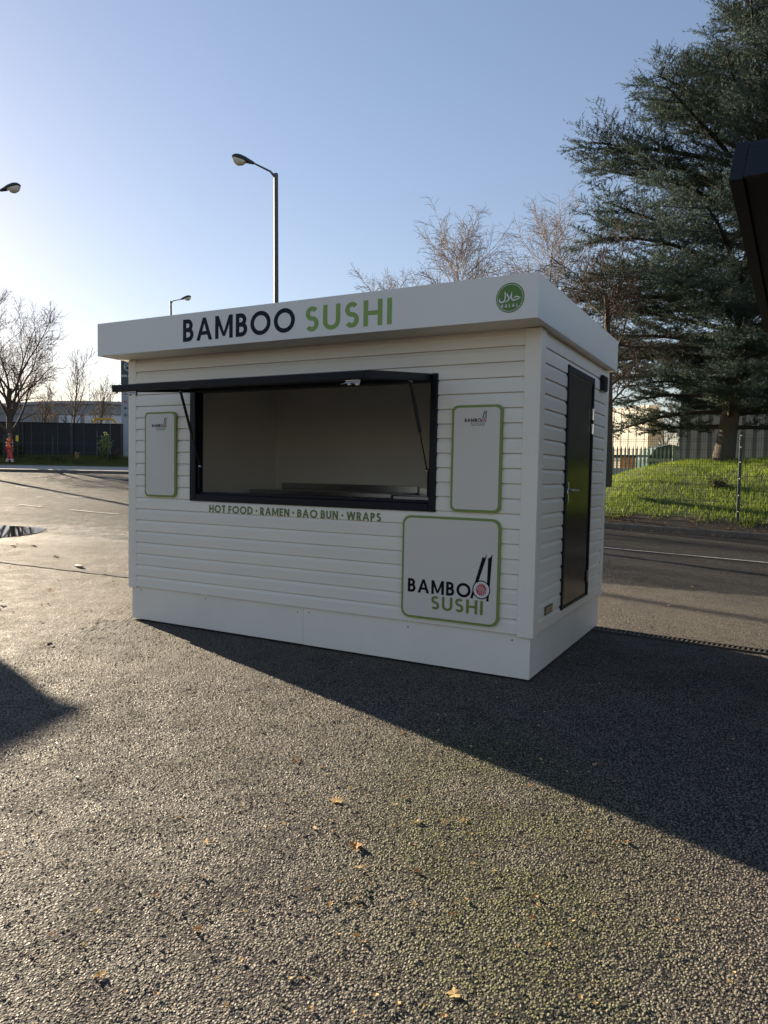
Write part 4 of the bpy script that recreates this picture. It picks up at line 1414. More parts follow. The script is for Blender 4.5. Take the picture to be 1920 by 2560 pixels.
# palisade
pA = at(1522, 1185, 27.5); pB = at(1679, 1150, 27.0)
gA, gB = float(hgt(pA[0], pA[1])), float(hgt(pB[0], pB[1]))
pv = pB[:2] - pA[:2]; pL = np.linalg.norm(pv)
pal = thing('palisade_fence', 'pale green steel palisade fence behind the mound', 'fence', (pA[0], pA[1], 0), math.atan2(pv[1], pv[0]))
ztop = at(1600, 1117, 27.2)[2]
zb = ztop - 2.1
pm = MB()
pm.add([(-.034, 0, 0), (-.012, -.022, 0), (.012, -.022, 0), (.034, 0, 0), (-.034, 0, 2.0), (-.012, -.022, 2.0), (.012, -.022, 2.0), (.034, 0, 2.0), (-.014, -.006, 2.03), (.014, -.006, 2.03), (0, -.014, 2.13)],
       [(0, 1, 5, 4), (1, 2, 6, 5), (2, 3, 7, 6), (4, 5, 8), (6, 7, 9), (5, 6, 10), (5, 10, 8), (6, 9, 10), (4, 8, 10), (7, 10, 9)])
pme = pm.mesh('pale', M['palegreen'])
for k in range(-3, int(pL / .142) + 1):
    link('pale', pme, pal, (k * .142, 0, zb))
MB().box(-.5, pL, .004, .03, zb + .35, zb + .41).build('rail', M['palegreen'], pal)
MB().box(-.5, pL, .004, .03, zb + 1.72, zb + 1.79).build('rail', M['fencegreen'], pal)
MB().bbox(pL + .02, pL + .10, -.04, .04, zb - .2, zb + 2.18, .004).build('post', M['palegreen'], pal)
for k in range(10):
    link('pale', pme, pal, (pL + .14 + k * .012 + k * .03, .16 + k * .142, zb), (0, 0, R(75)))

# box trailer
tA = at(1619, 1140, 36.0); tz = float(hgt(tA[0], tA[1]))
tb_ = at(1619, 1140, 36.0)[2] - tz; tt_ = at(1619, 1012, 36)[2] - tz
tl_dir = np.array([RT[0], RT[1]]) * .985 + np.array([FW[0], FW[1]]) * .1
trl = thing('box_trailer', 'cream sided box trailer parked behind the palisade fence', 'trailer', (tA[0], tA[1], tz), R(-36.6))
MB().bbox(-8.5, 0, 0, .7, tb_, tt_, .03).build('box', M['trailer'], trl)
for k in range(14):
    MB().box(-.32 - k * .55, -.29 - k * .55, -.012, -.001, tb_ + .05, tt_ - .05).build('side_seam', M['panel'], trl)
MB().box(-8.3, -.1, .1, .6, tb_ - .25, tb_ - .02).build('chassis', M['chassis'], trl)
for x in (-1.0, -2.1, -7.0):
    m = MB().loft([[(x + .46 * math.cos(a), .05, .46 + .46 * math.sin(a)) for a in np.linspace(0, 6.283, 21)[:-1]], [(x + .46 * math.cos(a), .4, .46 + .46 * math.sin(a)) for a in np.linspace(0, 6.283, 21)[:-1]]])
    wo_ = m.build('wheel', M['rubber'], trl)
    MB().loft([[(x + .22 * math.cos(a), .03, .46 + .22 * math.sin(a)) for a in np.linspace(0, 6.283, 15)[:-1]], [(x + .24 * math.cos(a), .049, .46 + .24 * math.sin(a)) for a in np.linspace(0, 6.283, 15)[:-1]]]).build('rim', M['lamp_grey'], wo_)
# skip beside it
kA = at(1655, 1172, 33.0); kz = float(hgt(kA[0], kA[1]))
skp = thing('waste_skip', 'dark teal skip with a sheeted top behind the palisade post', 'skip', (kA[0], kA[1], kz), math.atan2(RT[1], RT[0]))
m = MB()
hz_ = at(1655, 1113, 33.0)[2] - kz
hw_ = 1.0
prf = [(-hw_ * .8, 0), (hw_ * .8, 0), (hw_, hz_ * .72), (hw_ * .55, hz_ * .95), (0, hz_), (-hw_ * .6, hz_ * .93), (-hw_, hz_ * .70)]
m.loft([[(x, -.8, z) for x, z in prf], [(x, .8, z) for x, z in prf]])
m.build('body', M['tealgreen'], skp)
MB().box(-hw_ - .01, hw_ + .01, -.83, -.801, hz_ * .66, hz_ * .72).build('rim_rail', M['palegreen'], skp)
for x in (-.6, 0, .6):
    MB().box(x - .04, x + .04, -.83, -.801, .05, hz_ * .655).build('side_rib', M['tealgreen'], skp)
# orange barrier blocks and low pallet stack by the trailer
oA = at(1570, 1168, 31.5); oz = float(hgt(oA[0], oA[1]))
pb = thing('plywood_crate', 'orange brown plywood crate seen between the palisade pales', 'crate', (oA[0], oA[1], oz), .2)
zt_ = at(1570, 1143, 31.5)[2] - oz
MB().bbox(-.28, .28, -.28, .28, .12, max(.4, zt_), .01).build('crate_box', M['orange'], pb)
for x in (-.22, 0, .22): MB().box(x - .05, x + .05, -.29, .29, 0, .118).build('skid', M['chassis'], pb)
cA = at(1545, 1178, 30.5); cz_ = float(hgt(cA[0], cA[1]))
ctop = at(1545, 1170, 30.5)[2] - cz_
cb = thing('concrete_barrier', 'pale concrete barrier low behind the palisade', 'barrier', (cA[0], cA[1], cz_), math.atan2(RT[1], RT[0]))
prf = [(-.28, 0), (.28, 0), (.28, .12), (.12, .35), (.08, max(.6, ctop)), (-.08, max(.6, ctop)), (-.12, .35), (-.28, .12)]
MB().loft([[(-1.6, y, z) for y, z in prf], [(1.2, y, z) for y, z in prf]]).build('block', M['totemwhite'], cb)
MB().tube([(-.8, 0, max(.6, ctop)), (-.8, 0, max(.6, ctop) + .06), (-.55, 0, max(.6, ctop) + .06), (-.55, 0, max(.6, ctop))], .015, 6).build('lifting_loop', M['chassis'], cb)
# blue fence far behind
qA = at(1610, 1150, 58); qz = float(hgt(qA[0], qA[1]))
bf = thing('blue_fence', 'dark blue railing fence far behind the palisade', 'fence', (qA[0], qA[1], qz), math.atan2(RT[1], RT[0]))
bfm = MB().bbox(-.035, .035, -.02, .02, 0, 2.3, .004).mesh('railing', M['bluefence'])
for k in range(28): link('railing', bfm, bf, (k * .16, 0, 0))
for z in (.3, 1.9): MB().box(-.1, 4.4, .021, .05, z, z + .07).build('rail', M['bluefence'], bf)

# ------------------------------------------------------------------ street lamps
def lamp(px, ptop, s_, arm, lab, sc=1.0, lean=-.012, base=None, grp='street lamps'):
    tp = at(px, ptop, s_)
    bx, by = (tp[0], tp[1])
    z0 = float(hgt(bx, by))
    H = tp[2] - z0
    o = thing('street_lamp', lab, 'lamp', (bx, by, z0), math.atan2(RT[1], RT[0]), grp)
    sh = -lean * H
    MB().tube([(sh, 0, 0), (sh * .86, 0, H * .14), (sh * .85, 0, H * .16), (0, 0, H)], [.10 * sc, .10 * sc, .075 * sc, .058 * sc], 12).build('post', M['lamp_grey'], o, smooth=True)
    ax, az = arm                       # arm end (metres right, up)
    d = np.array([ax, 0, az]); L = np.linalg.norm(d); d /= L
    MB().tube([(0, 0, H - .12), (ax * .25, 0, H + az * .2), (ax, 0, H + az)], [.045 * sc, .028 * sc, .024 * sc], 8).build('arm', M['lamp_grey'], o, smooth=True)
    # cobra head luminaire: lofted housing + glass bowl
    e = np.array([ax, 0, H + az]); hl = .62 * sc
    dirn = np.array([math.copysign(1, ax), 0, .30]); dirn /= np.linalg.norm(dirn)
    upv = np.array([-dirn[2] * math.copysign(1, ax), 0, abs(dirn[0])])
    rings = []
    for (t, w, h1, h0) in ((0, .045, .04, -.035), (.18, .07, .065, -.05), (.42, .125, .10, -.055), (.70, .145, .115, -.05), (.90, .12, .085, -.045), (1.0, .06, .03, -.035)):
        c_ = e + dirn * hl * t
        ring = []
        for a in np.linspace(0, 2 * math.pi, 13)[:-1]:
            v_ = h1 * math.sin(a) if math.sin(a) > 0 else -h0 * math.sin(a)
            ring.append(tuple(c_ + np.array([0, 1, 0]) * w * sc * math.cos(a) + upv * v_ * sc))
        rings.append(ring)
    hd_ = MB().loft(rings).build('lamp_housing', M['lamp_dark'], o, smooth=True)
    rings = []
    for (t, w, h0) in ((.36, .08, -.07), (.46, .12, -.15), (.65, .13, -.20), (.84, .115, -.17), (.96, .07, -.08)):
        c_ = e + dirn * hl * t
        rings.append([tuple(c_ + np.array([0, 1, 0]) * w * sc * math.cos(a) + upv * (-.035 + (h0 + .035) * math.sin(a)) * sc) for a in np.linspace(0, math.pi, 9)])
    MB().loft(rings).build('lamp_bowl', M['lens'], hd_, smooth=True)
    return o


lamp(690, 434, 20, (-.62, .27), 'tall street lamp with head to the left, rising behind the kiosk roof')
lamp(427, 753, 42, (.58, .12), 'shorter street lamp with head to the right, above the left end of the roof')
lamp(-62, 487, 31, (1.10, .20), 'street lamp head entering at the left edge of the sky', sc=1.4)
lamp(276, 986, 105, (.55, .12), 'tiny far street lamp beside the totem sign')

# ------------------------------------------------------------------ left background
# dark boarded fence
fA = SL(46.2, -60); fB_px = at(307, 1135, 46.0)
l1 = float((fB_px[:2] - CAM[:2]) @ R2)
fx, fy = SL(46.2, l1)
fzb = float(hgt(fx, fy)) + .55
ftop = at(150, 1059, 46.2)[2] - fzb
df = thing('timber_fence', 'tall dark boarded fence behind the far verge', 'fence', (fx, fy, fzb), math.atan2(R2[1], R2[0]))
bw = .42
bmesh_ = MB().bbox(0, bw - .012, 0, .03, -.1, ftop, .004).mesh('board', M['timber'])
for k in range(1, 46):
    link('board', bmesh_, df, (-k * bw, .0 if k % 2 else .012, 0))
pmesh = MB().bbox(-.05, .05, -.07, -.002, -.2, ftop + .03, .004).mesh('post', M['lamp_dark'])
for x in (-.1, -3.25, -6.4, -9.5, -12.6, -15.7):
    link('post', pmesh, df, (x, 0, 0))
MB().box(-19, 0, -.03, .04, ftop + .001, ftop + .05).build('capping', M['timber'], df)

# knee rail on posts along the verge
rx, ry = SL(43.2, l1 - 3.2)
rzb = float(hgt(rx, ry)) + .42
zr = at(100, 1108, 43.2)[2] - rzb
kr = thing('wire_fence', 'thin wire fence with slim dark posts along the verge', 'fence', (rx, ry, rzb), math.atan2(R2[1], R2[0]))
xs = [(px - 165) * 43.2 / FPX for px in (-60, 47, 168, 305)]
for x in xs:
    MB().bbox(x - .04, x + .04, -.04, .04, -.2, zr + .45, .006).build('post', M['fencegreen'], kr)
MB().tube([(xs[0], 0, zr), (xs[-1], 0, zr)], .007, 6).build('top_wire', M['lamp_grey'], kr)
MB().tube([(xs[0], 0, zr * .5), (xs[-1], 0, zr * .5)], .009, 6).build('wire', M['fencegreen'], kr)
# small yellow notice on a post
sx_, sy_ = at(43, 1098, 43.0)[:2]
z_ = float(hgt(sx_, sy_)) + .40
ns = thing('notice_sign', 'small yellow notice on a post beside the worker', 'sign', (sx_, sy_, z_), math.atan2(R2[1], R2[0]))
zs_ = at(43, 1096, 43.0)[2] - z_
MB().tube([(0, .03, -.1), (0, .03, zs_ + .25)], .03, 8).build('post', M['fencegreen'], ns)
MB().bbox(-.08, .08, -.02, 0, zs_ - .17, zs_ + .17, .004).build('sign_plate', M['signyellow'], ns)

# far warehouse with curved roof
hA = at(-60, 1060, 90); hB = at(340, 1060, 90)
hz0 = float(hgt(hA[0], hA[1]))
hv = hB[:2] - hA[:2]; hL_ = np.linalg.norm(hv)
fwh = thing('far_warehouse', 'long pale warehouse with a low curved roof beyond the dark fence', 'building', (hA[0], hA[1], hz0), math.atan2(hv[1], hv[0]))
he = at(150, 1030, 90)[2] - hz0; hr_ = at(160, 1002, 90)[2] - hz0
MB().box(0, hL_ + 8, 0, 26, -.5, he).build('wall', M['farwall'], fwh)
m = MB()
prof = [(x, he + (hr_ - he) * math.cos((x / (hL_ + 9) - .52) * 2.2)) for x in np.linspace(-.6, hL_ + 9, 25)]
m.loft([[(x, -.5, z) for x, z in prof] + [(x, -.5, z - .35) for x, z in reversed(prof)], [(x, 27, z) for x, z in prof] + [(x, 27, z - .35) for x, z in reversed(prof)]])
m.build('roof', M['roofmetal'], fwh)
m = MB()
for i in range(len(prof) - 1):
    (xa, za), (xb, zb_) = prof[i], prof[i + 1]
    m.add([(xa, -.2, he - .3), (xb, -.2, he - .3), (xb, -.2, zb_ - .352), (xa, -.2, za - .352)], [(0, 1, 2, 3)])
m.build('gable', M['farwall'], fwh)
for k, (a, b) in enumerate(((147, 164), (167, 183), (186, 203))):
    xa = (a + 60) / 400 * hL_; xb = (b + 60) / 400 * hL_
    za, zb_ = at(150, 1060, 90)[2] - hz0, at(150, 1037, 90)[2] - hz0
    wf_ = MB().box(xa, xb, -.12, -.01, za - 1.2, zb_).build('window', M['roofmetal'], fwh)
    MB().box(xa + .08, xb - .08, -.16, -.121, za - 1.1, zb_ - .1).build('pane', M['farglass'], wf_)
MB().box((212 + 60) / 400 * hL_, (330 + 60) / 400 * hL_, -.1, -.01, 0, he - .25).build('light_bay', M['totemwhite'], fwh)

# yellow barrier pipe
yA = at(236, 1052, 52); yz = float(hgt(yA[0], yA[1]))
yb_ = thing('height_barrier', 'yellow pipe height barrier above the fence end', 'barrier', (yA[0], yA[1], yz), math.atan2(R2[1], R2[0]))
loc = lambda px, py: ((px - 236) * 52 / FPX, 0, at(px, py, 52)[2] - yz)
MB().tube([loc(236, 1047.5), loc(280, 1048), loc(284, 1050), loc(292, 1061), loc(330, 1062)], .085, 8).build('pipe', M['yellow'], yb_, smooth=True)
MB().tube([loc(236, 1047.5), loc(238, 1056)], .085, 8).build('brace', M['yellow'], yb_, smooth=True)
a_ = loc(298, 1062)
MB().tube([(a_[0], 0, 0), a_], .09, 8).build('upright', M['yellow'], yb_, smooth=True)
a_ = loc(238, 1054)
MB().tube([(a_[0], 0, 0), a_], .06, 8).build('upright', M['yellow'], yb_, smooth=True)

# totem sign
oA = at(302, 1135, 50); oz = float(hgt(oA[0], oA[1]))
tw = 1.15
ts = thing('totem_sign', 'tall grey totem sign half hidden by the kiosk corner', 'sign', (oA[0], oA[1], oz), math.atan2(R2[1], R2[0]))
tz1 = at(302, 868, 50)[2] - oz; tzm = at(302, 962, 50)[2] - oz
MB().bbox(0, tw, 0, .25, tzm + .002, tz1, .02).build('head_panel', M['totemdark'], ts)
MB().bbox(0.03, tw, 0.01, .24, 0, tzm, .02).build('body_panel', M['totem'], ts)
u_ = lambda px: (px - 302) * 50 / FPX
zz_ = lambda py: at(310, py, 50)[2] - oz
letters(MB(), 'mi', u_(304.5), zz_(944), .50, .22, .2, -.004, gap=.2).build('lettering', M['totemwhite'], ts, fixn=False)
m = MB()
cx, cz = u_(321), zz_(918)
stroke(m, [(cx + .28 * math.cos(a), cz + .28 * math.sin(a)) for a in np.linspace(0, 6.283, 31)[:-1]], .05, -.004, True)
stroke(m, [(cx - .2, cz - .08), (cx - .08, cz + .12), (cx + .05, cz - .02), (cx + .18, cz + .1)], .04, -.0045)
m.build('emblem', M['totemwhite'], ts, fixn=False)
letters(MB(), 'H', u_(310.5), zz_(1009), .19, .22, .2, .006).build('lettering', M['totemred'], ts, fixn=False)
for (py, bent) in ((1021, 0), (1038, 1)):
    m = MB(); x0, z0 = u_(310.5), zz_(py)
    stroke(m, [(x0, z0), (x0 + .30, z0)] + ([(x0 + .30, z0 - .16)] if bent else []), .055, .006)
    stroke(m, [(x0 + .11, z0 + .11), (x0, z0), (x0 + .11, z0 - .11)], .055, .0055)
    m.build('arrow', M['totemdark'], ts, fixn=False)


# shrubs
def shrub(name, label, loc, h, w, n, mt, seed, leaf=.07, stems=7, cat='shrub'):
    rr = random.Random(seed); rn = np.random.default_rng(seed)
    o = thing(name, label, cat, loc)
    tips = []
    m = MB()
    for k in range(stems):
        a = rr.uniform(0, 6.28); d = rr.uniform(.1, 1) * w / 2; hh_ = h * rr.uniform(.45, 1)
        p = [(0.1 * math.cos(a), .1 * math.sin(a), 0), (d * .5 * math.cos(a), d * .5 * math.sin(a), hh_ * .55), (d * math.cos(a), d * math.sin(a), hh_)]
        m.tube(p, [.018, .012, .006], 5); tips.append([np.array(q) for q in p])
    m.build('stem', M['bark'], o)
    P = []
    for k in range(n):
        t = tips[rr.randrange(stems)]; f = rr.uniform(.25, 1)
        q = t[1] + (t[2] - t[1]) * (f * 2 - 1) if f > .5 else t[0] + (t[1] - t[0]) * f * 2
        P.append(q + rn.normal(0, .11 * min(1, w), 3))
    P = np.array(P)
    d1 = rn.normal(0, 1, (n, 3)); d1 /= np.linalg.norm(d1, axis=1, keepdims=True)
    d2 = np.cross(d1, rn.normal(0, 1, (n, 3))); d2 /= np.linalg.norm(d2, axis=1, keepdims=True)
    sz = rn.uniform(.6, 1.2, (n, 1)) * leaf
    V = np.concatenate([P - d1 * sz, P + d2 * sz * .45, P + d1 * sz, P - d2 * sz * .45]); ix = np.arange(n)
    link('foliage', np_mesh('foliage', V, np.stack([ix, ix + n, ix + 2 * n, ix + 3 * n], 1), mt), o)


def verge(px, s_):
    x = at(px, 1150, s_)[:2]
    return (x[0], x[1], float(hgt(*x)) + float(np.interp(s_, [41.62, 41.7, 43, 44.5, 46.5], [.1, .22, .42, .56, .6])))


shrub('laurel_shrub', 'sunlit leafy shrub in front of the dark fence near the totem', verge(258, 44.2), 1.75, 1.5, 520, M['shrubleaf'], 4, .085)
shrub('low_shrub', 'low dull green shrub at the foot of the totem', verge(285, 43.4), .7, 1.6, 420, M['ivy'], 5, .06)
shrub('low_shrub', 'dull brownish shrub right behind the worker', verge(52, 43.8), 1.0, 1.1, 380, M['ivy'], 6, .06)
shrub('low_shrub', 'shrub at the left edge behind the worker', verge(2, 43.6), 1.4, 1.0, 380, M['ivy'], 7, .07)
shrub('low_shrub', 'low ragged plants on the verge right of the worker', verge(95, 42.6), .45, 1.5, 300, M['ivy'], 8, .05)
shrub('dry_plant', 'tuft of dry straw coloured stems before the fence', verge(193, 43.2), .62, .35, 130, M['paleleaf'], 9, .06, 9, 'plant')
shrub('low_shrub', 'low ragged plants on the verge below the slim posts', verge(150, 42.5), .4, 1.6, 260, M['ivy'], 10, .05)
shrub('grass_tuft', 'dark clump on the grass mound near the kiosk', tuple(np.append(KT(-1.55, 3.0), mound_h(np.array([-1.55]), np.array([3.0]))[1][0])), .22, .5, 260, M['ivy'], 12, .05, 9, 'plant')

# ------------------------------------------------------------------ worker
pw = at(24, 1164, 41.9)
pz_ = float(hgt(pw[0], pw[1])) + .17
per = thing('person', 'worker in orange hi-vis jacket and red trousers walking on the far footway', 'person', (pw[0], pw[1], pz_), math.atan2(R2[1], R2[0]) + .15)


def ell(c, rx, ry, n=14, tilt=0):
    return [(c[0] + rx * math.cos(a), c[1] + ry * math.sin(a), c[2] + tilt * math.cos(a)) for a in np.linspace(0, 2 * math.pi, n + 1)[:-1]]


def skinned(name, verts, edges, radii, mt, parent, sub=2):
    me = bpy.data.meshes.new(name)
    me.from_pydata(verts, edges, [])
    o = link(name, me, parent)
    md = o.modifiers.new('skin', 'SKIN'); md.use_smooth_shade = True
    for i, r0 in enumerate(radii):
        me.skin_vertices[0].data[i].radius = (r0, r0) if not isinstance(r0, tuple) else r0
    me.skin_vertices[0].data[0].use_root = True
    s2 = o.modifiers.new('sub', 'SUBSURF'); s2.levels = sub; s2.render_levels = sub
    me.materials.append(mt)
    return o


# body: one continuous skinned figure (walking to the right, x = right)
V = [(0, 0, .95), (0, 0, 1.18), (.01, 0, 1.40), (.02, 0, 1.50), (.035, 0, 1.57), (.05, 0, 1.66), (.055, 0, 1.74),
     (0, .17, 1.40), (-.09, .23, 1.16), (.02, .24, .95), (.05, .24, .86),
     (0, -.17, 1.40), (.03, -.22, 1.14), (.16, -.20, .97), (.21, -.19, .90),
     (0, .09, .90), (-.06, .10, .50), (-.20, .10, .10), (-.10, .10, .035),
     (0, -.09, .90), (.13, -.10, .50), (.20, -.10, .09), (.32, -.10, .04)]
E_ = [(0, 1), (1, 2), (2, 3), (3, 4), (4, 5), (5, 6), (2, 7), (7, 8), (8, 9), (9, 10), (2, 11), (11, 12), (12, 13), (13, 14), (0, 15), (15, 16), (16, 17), (17, 18), (0, 19), (19, 20), (20, 21), (21, 22)]
rd = [(.12, .15), (.115, .15), (.11, .15), .06, .06, .098, .075, .07, .05, .038, .035, .07, .05, .038, .035, .095, .065, .045, .04, .095, .065, .045, .04]
skinned('body', V, E_, rd, M['skin'], per)
# jacket
Vj = [(0, 0, .90), (0, 0, 1.10), (.005, 0, 1.28), (.01, 0, 1.43), (.02, 0, 1.49), (0, .18, 1.41), (-.095, .245, 1.16), (.015, .25, .97), (0, -.18, 1.41), (.03, -.235, 1.14), (.15, -.21, .98)]
Ej = [(0, 1), (1, 2), (2, 3), (3, 4), (3, 5), (5, 6), (6, 7), (3, 8), (8, 9), (9, 10)]
jk = skinned('jacket', Vj, Ej, [(.19, .23), (.18, .225), (.175, .23), (.16, .20), .09, .105, .09, .075, .105, .09, .075], M['hivis'], per)
for z, rx_, ry_ in ((1.08, .197, .243), (1.24, .193, .246)):
    MB().loft([ell((0, 0, z), rx_, ry_), ell((0, 0, z + .055), rx_, ry_)], cap=False).build('reflective_band', M['reflect'], jk, smooth=True)
MB().loft([ell((.10, -.10, .93), .075, .13, 10), ell((.10, -.10, 1.2), .08, .12, 10), ell((.085, -.07, 1.42), .05, .10, 10)]).build('jacket_front', M['dark_cloth'], jk, smooth=True)
# trousers
Vt = [(0, 0, .92), (0, .09, .86), (-.06, .10, .50), (-.195, .10, .13), (0, -.09, .86), (.13, -.10, .50), (.20, -.10, .13)]
tro = skinned('trousers', Vt, [(0, 1), (1, 2), (2, 3), (0, 4), (4, 5), (5, 6)], [(.15, .19), .115, .09, .075, .115, .09, .075], M['hitrouser'], per)
for (x, y, z, r0) in ((-.13, .10, .30, .092), (-.165, .10, .20, .090), (.165, -.10, .30, .092), (.185, -.10, .20, .090)):
    MB().loft([ell((x, y, z - .025), r0, r0, 12), ell((x, y, z + .03), r0, r0, 12)], cap=False).build('reflective_band', M['reflect'], tro, smooth=True)
for (x, y, sgn) in ((-.10, .10, 0), (.30, -.10, 0)):
    MB().loft([ell((x - .02, y, .002), .15, .06, 12), ell((x - .03, y, .06), .145, .06, 12), ell((x - .08, y, .13), .08, .06, 12)]).build('boot', M['dark_cloth'], per, smooth=True)
MB().loft([ell((.045, 0, 1.68), .115, .105), ell((.04, 0, 1.74), .112, .10), ell((.03, 0, 1.785), .08, .075), ell((.03, 0, 1.80), .02, .02)]).build('cap', M['hair'], per, smooth=True)
for sy in (-1, 1):                                 # fingers of the hands
    hx, hy, hz = ((.215, -.19, .885) if sy < 0 else (.055, .24, .845))
    m = MB()
    for k in range(4):
        m.tube([(hx - .025 + k * .017, hy, hz), (hx - .022 + k * .018, hy, hz - .05), (hx - .01 + k * .018, hy - .008, hz - .085 + abs(k - 1.5) * .006)], [.0095, .009, .007], 6)
    m.tube([(hx + .03, hy - .01, hz + .02), (hx + .05, hy - .015, hz - .02), (hx + .05, hy - .015, hz - .045)], [.011, .010, .008], 6)
    m.build('hand', M['skin'], per, smooth=True)
m = MB()
m.loft([ell((.145, 0, 1.655), .012, .016, 8), ell((.163, 0, 1.63), .012, .016, 8), ell((.14, 0, 1.625), .01, .012, 8)])
m.build('nose', M['skin'], per, smooth=True)

# ------------------------------------------------------------------ black timber hut at the right edge
B_ = at(1822, 452, 2.62); A_ = at(1841, 358, 2.72); C_ = at(1911, 832, 4.55)
ed = (C_ - B_); eh = np.array([ed[0], ed[1]]); eL = np.linalg.norm(eh); eh /= eL
hn = np.array([eh[1], -eh[0]])          # to the right of the roof edge
hut = thing('black_hut', 'black stained timber hut whose roof edge juts in at the right', 'hut', (B_[0], B_[1], 0), math.atan2(hn[1], hn[0]))
# local x = right along the eaves, local y = away from the camera
zB, zA, zC = B_[2], A_[2], C_[2]
dA = A_[:2] - B_[:2]; lax, lay = float(dA @ hn), float(dA @ eh)
HWD = 2.6
def quadslab(mb, p, th):
    """slab from 4 points, thickened downwards/inwards"""
    p = [np.array(q, float) for q in p]
    n_2 = np.cross(p[1] - p[0], p[3] - p[0]); n_2 /= np.linalg.norm(n_2)
    b = [q - n_2 * th for q in p]
    return mb.add(p + b, [(0, 1, 2, 3), (7, 6, 5, 4), (0, 4, 5, 1), (1, 5, 6, 2), (2, 6, 7, 3), (3, 7, 4, 0)])


e_ = .045
# barge board along the left edge (front nib then long run back)
m = MB()
pf = [(0, 0, zB), (0, lay, zA), (0, eL, zC + .24), (0, eL, zC)]
m.loft([[(lax * (1 if i == 1 else 0), y, z) for i, (_, y, z) in enumerate(pf)], [(e_ + lax * (1 if i == 1 else 0), y, z) for i, (_, y, z) in enumerate(pf)]])
m.build('barge_board', M['blackwood'], hut)
m = MB()
m.loft([[(e_ + .002, .0, zB + .006), (e_ + .002 + lax, lay, zA - .004), (e_ + .002 + lax, lay + .03, zA - .004), (e_ + .002, .03, zB + .006)],
        [(HWD, .0, zB + .006), (HWD, lay, zA - .004), (HWD, lay + .03, zA - .004), (HWD, .03, zB + .006)]])
m.build('eaves_board', M['blackwood'], hut)
nb_ = 11
for k in range(nb_):
    x0 = e_ + .004 + k * (HWD - e_) / nb_; x1 = x0 + (HWD - e_) / nb_ - .006
    m = MB()
    m.loft([[(x0, .035, zB + .02), (x1, .035, zB + .02), (x1, .035, zB + .045), (x0, .035, zB + .045)], [(x0, eL, zC + .02), (x1, eL, zC + .02), (x1, eL, zC + .045), (x0, eL, zC + .045)]])
    m.build('soffit_board', M['blackwood'], hut)
MB().loft([[(.05, lay + .035, zA - .03), (HWD, lay + .035, zA - .03), (HWD, lay + .035, zA - .005), (.05, lay + .035, zA - .005)], [(.05, eL + 2.2, zC + .24), (HWD, eL + 2.2, zC + .24), (HWD, eL + 2.2, zC + .265), (.05, eL + 2.2, zC + .265)]]).build('roof_sheet', M['blackwood'], hut)
MB().box(.45, HWD, eL + .01, eL + 2.15, 0, zC + .015).build('wall', M['blackwood'], hut)

# ------------------------------------------------------------------ invented cabin, unseen at the left, added to cast the pointed shadow
cb0 = np.array([-8.32, 1.48])
cab = thing('shadow_cabin', 'invented grey cabin out of frame at left, added to cast the pointed shadow', 'cabin', (cb0[0], cb0[1], 0), math.atan2(-.957, .289))
MB().bbox(0, 5.2, -2.4, 0, .15, 2.72, .02).build('body', M['cabin'], cab)
MB().bbox(-.05, 5.25, -2.45, .05, 2.722, 2.80, .01).build('roof', M['lamp_grey'], cab)
for x in (.3, 2.6, 4.9):
    MB().box(x - .12, x + .12, -2.3, -.1, -.05, .149).build('skid', M['chassis'], cab)
dq = MB().bbox(3.6, 4.45, .001, .05, .2, 2.2, .004).build('door', M['totemwhite'], cab)
MB().tube([(3.7, .05, 1.15), (3.7, .09, 1.15), (3.82, .09, 1.15)], .012, 8).build('handle', M['chrome'], dq)
wq = MB().bbox(1.0, 2.2, .001, .04, 1.15, 2.05, .004).build('window', M['totemwhite'], cab)
MB().bbox(1.07, 2.13, .041, .046, 1.22, 1.98, .001).build('pane', M['farglass'], wq)

# ------------------------------------------------------------------ fallen leaves
def leaf_mesh(seed, mt, lobes=5):
    rr = random.Random(seed)
    n = 22
    ring = []
    for i in range(n):
        a = 2 * math.pi * i / n
        r0 = .62 + .38 * abs(math.cos(a * lobes / 2)) ** 1.5 + rr.uniform(-.12, .10)
        ring.append((r0 * math.cos(a), .78 * r0 * math.sin(a), .30 * abs(math.sin(a)) * r0 + rr.uniform(-.06, .14)))
    v = [(0, 0, .03)] + ring
    f = [(0, i + 1, (i + 1) % n + 1) for i in range(n)]
    m = MB().add(v, f)
    m.add([(.9, -.03, .05), (.9, .03, .05), (1.5, .02, .16), (1.5, -.02, .16)], [(0, 1, 2, 3)])
    return m.mesh('fallen_leaf', mt)


LM = {'pale': [leaf_mesh(k, M['paleleaf'], 5) for k in range(4)], 'brown': [leaf_mesh(10 + k, M['dryleaf'], 4 + k % 2) for k in range(4)], 'dark': [leaf_mesh(20 + k, M['darkleaf'], 4) for k in range(3)]}
LAB = {'pale': 'small pale tan fallen leaf', 'brown': 'small orange brown fallen leaf', 'dark': 'small dark dead leaf'}


def where(px, py):
    if px < 330 and py < 1640: return 'on the tarmac left of the kiosk'
    if px > 1400 and py < 1640: return 'on the tarmac right of the kiosk'
    if py > 2230: return 'low in the foreground'
    if (py - 1561) < 0.401 * (px - 353): return 'inside the kiosk shadow'
    return 'in the sunlit foreground, left half' if px < 900 else 'in the sunlit foreground, right half'
lr = random.Random(77)


def leaf(px, py, size, kind, label=None):
    c = drop(px, py)
    o = link('fallen_leaf', lr.choice(LM[kind]), None, (c[0], c[1], c[2] + .003), (lr.uniform(-.25, .25), lr.uniform(-.25, .25), lr.uniform(0, 6.28)))
    size *= 1.25
    o.scale = (size, size * lr.uniform(.7, 1), size * lr.uniform(.6, 1.2))
    wh_ = where(px, py)
    tag(o, label or LAB[kind] + ' ' + wh_, 'leaf', None if label else kind + ' fallen leaves ' + wh_)


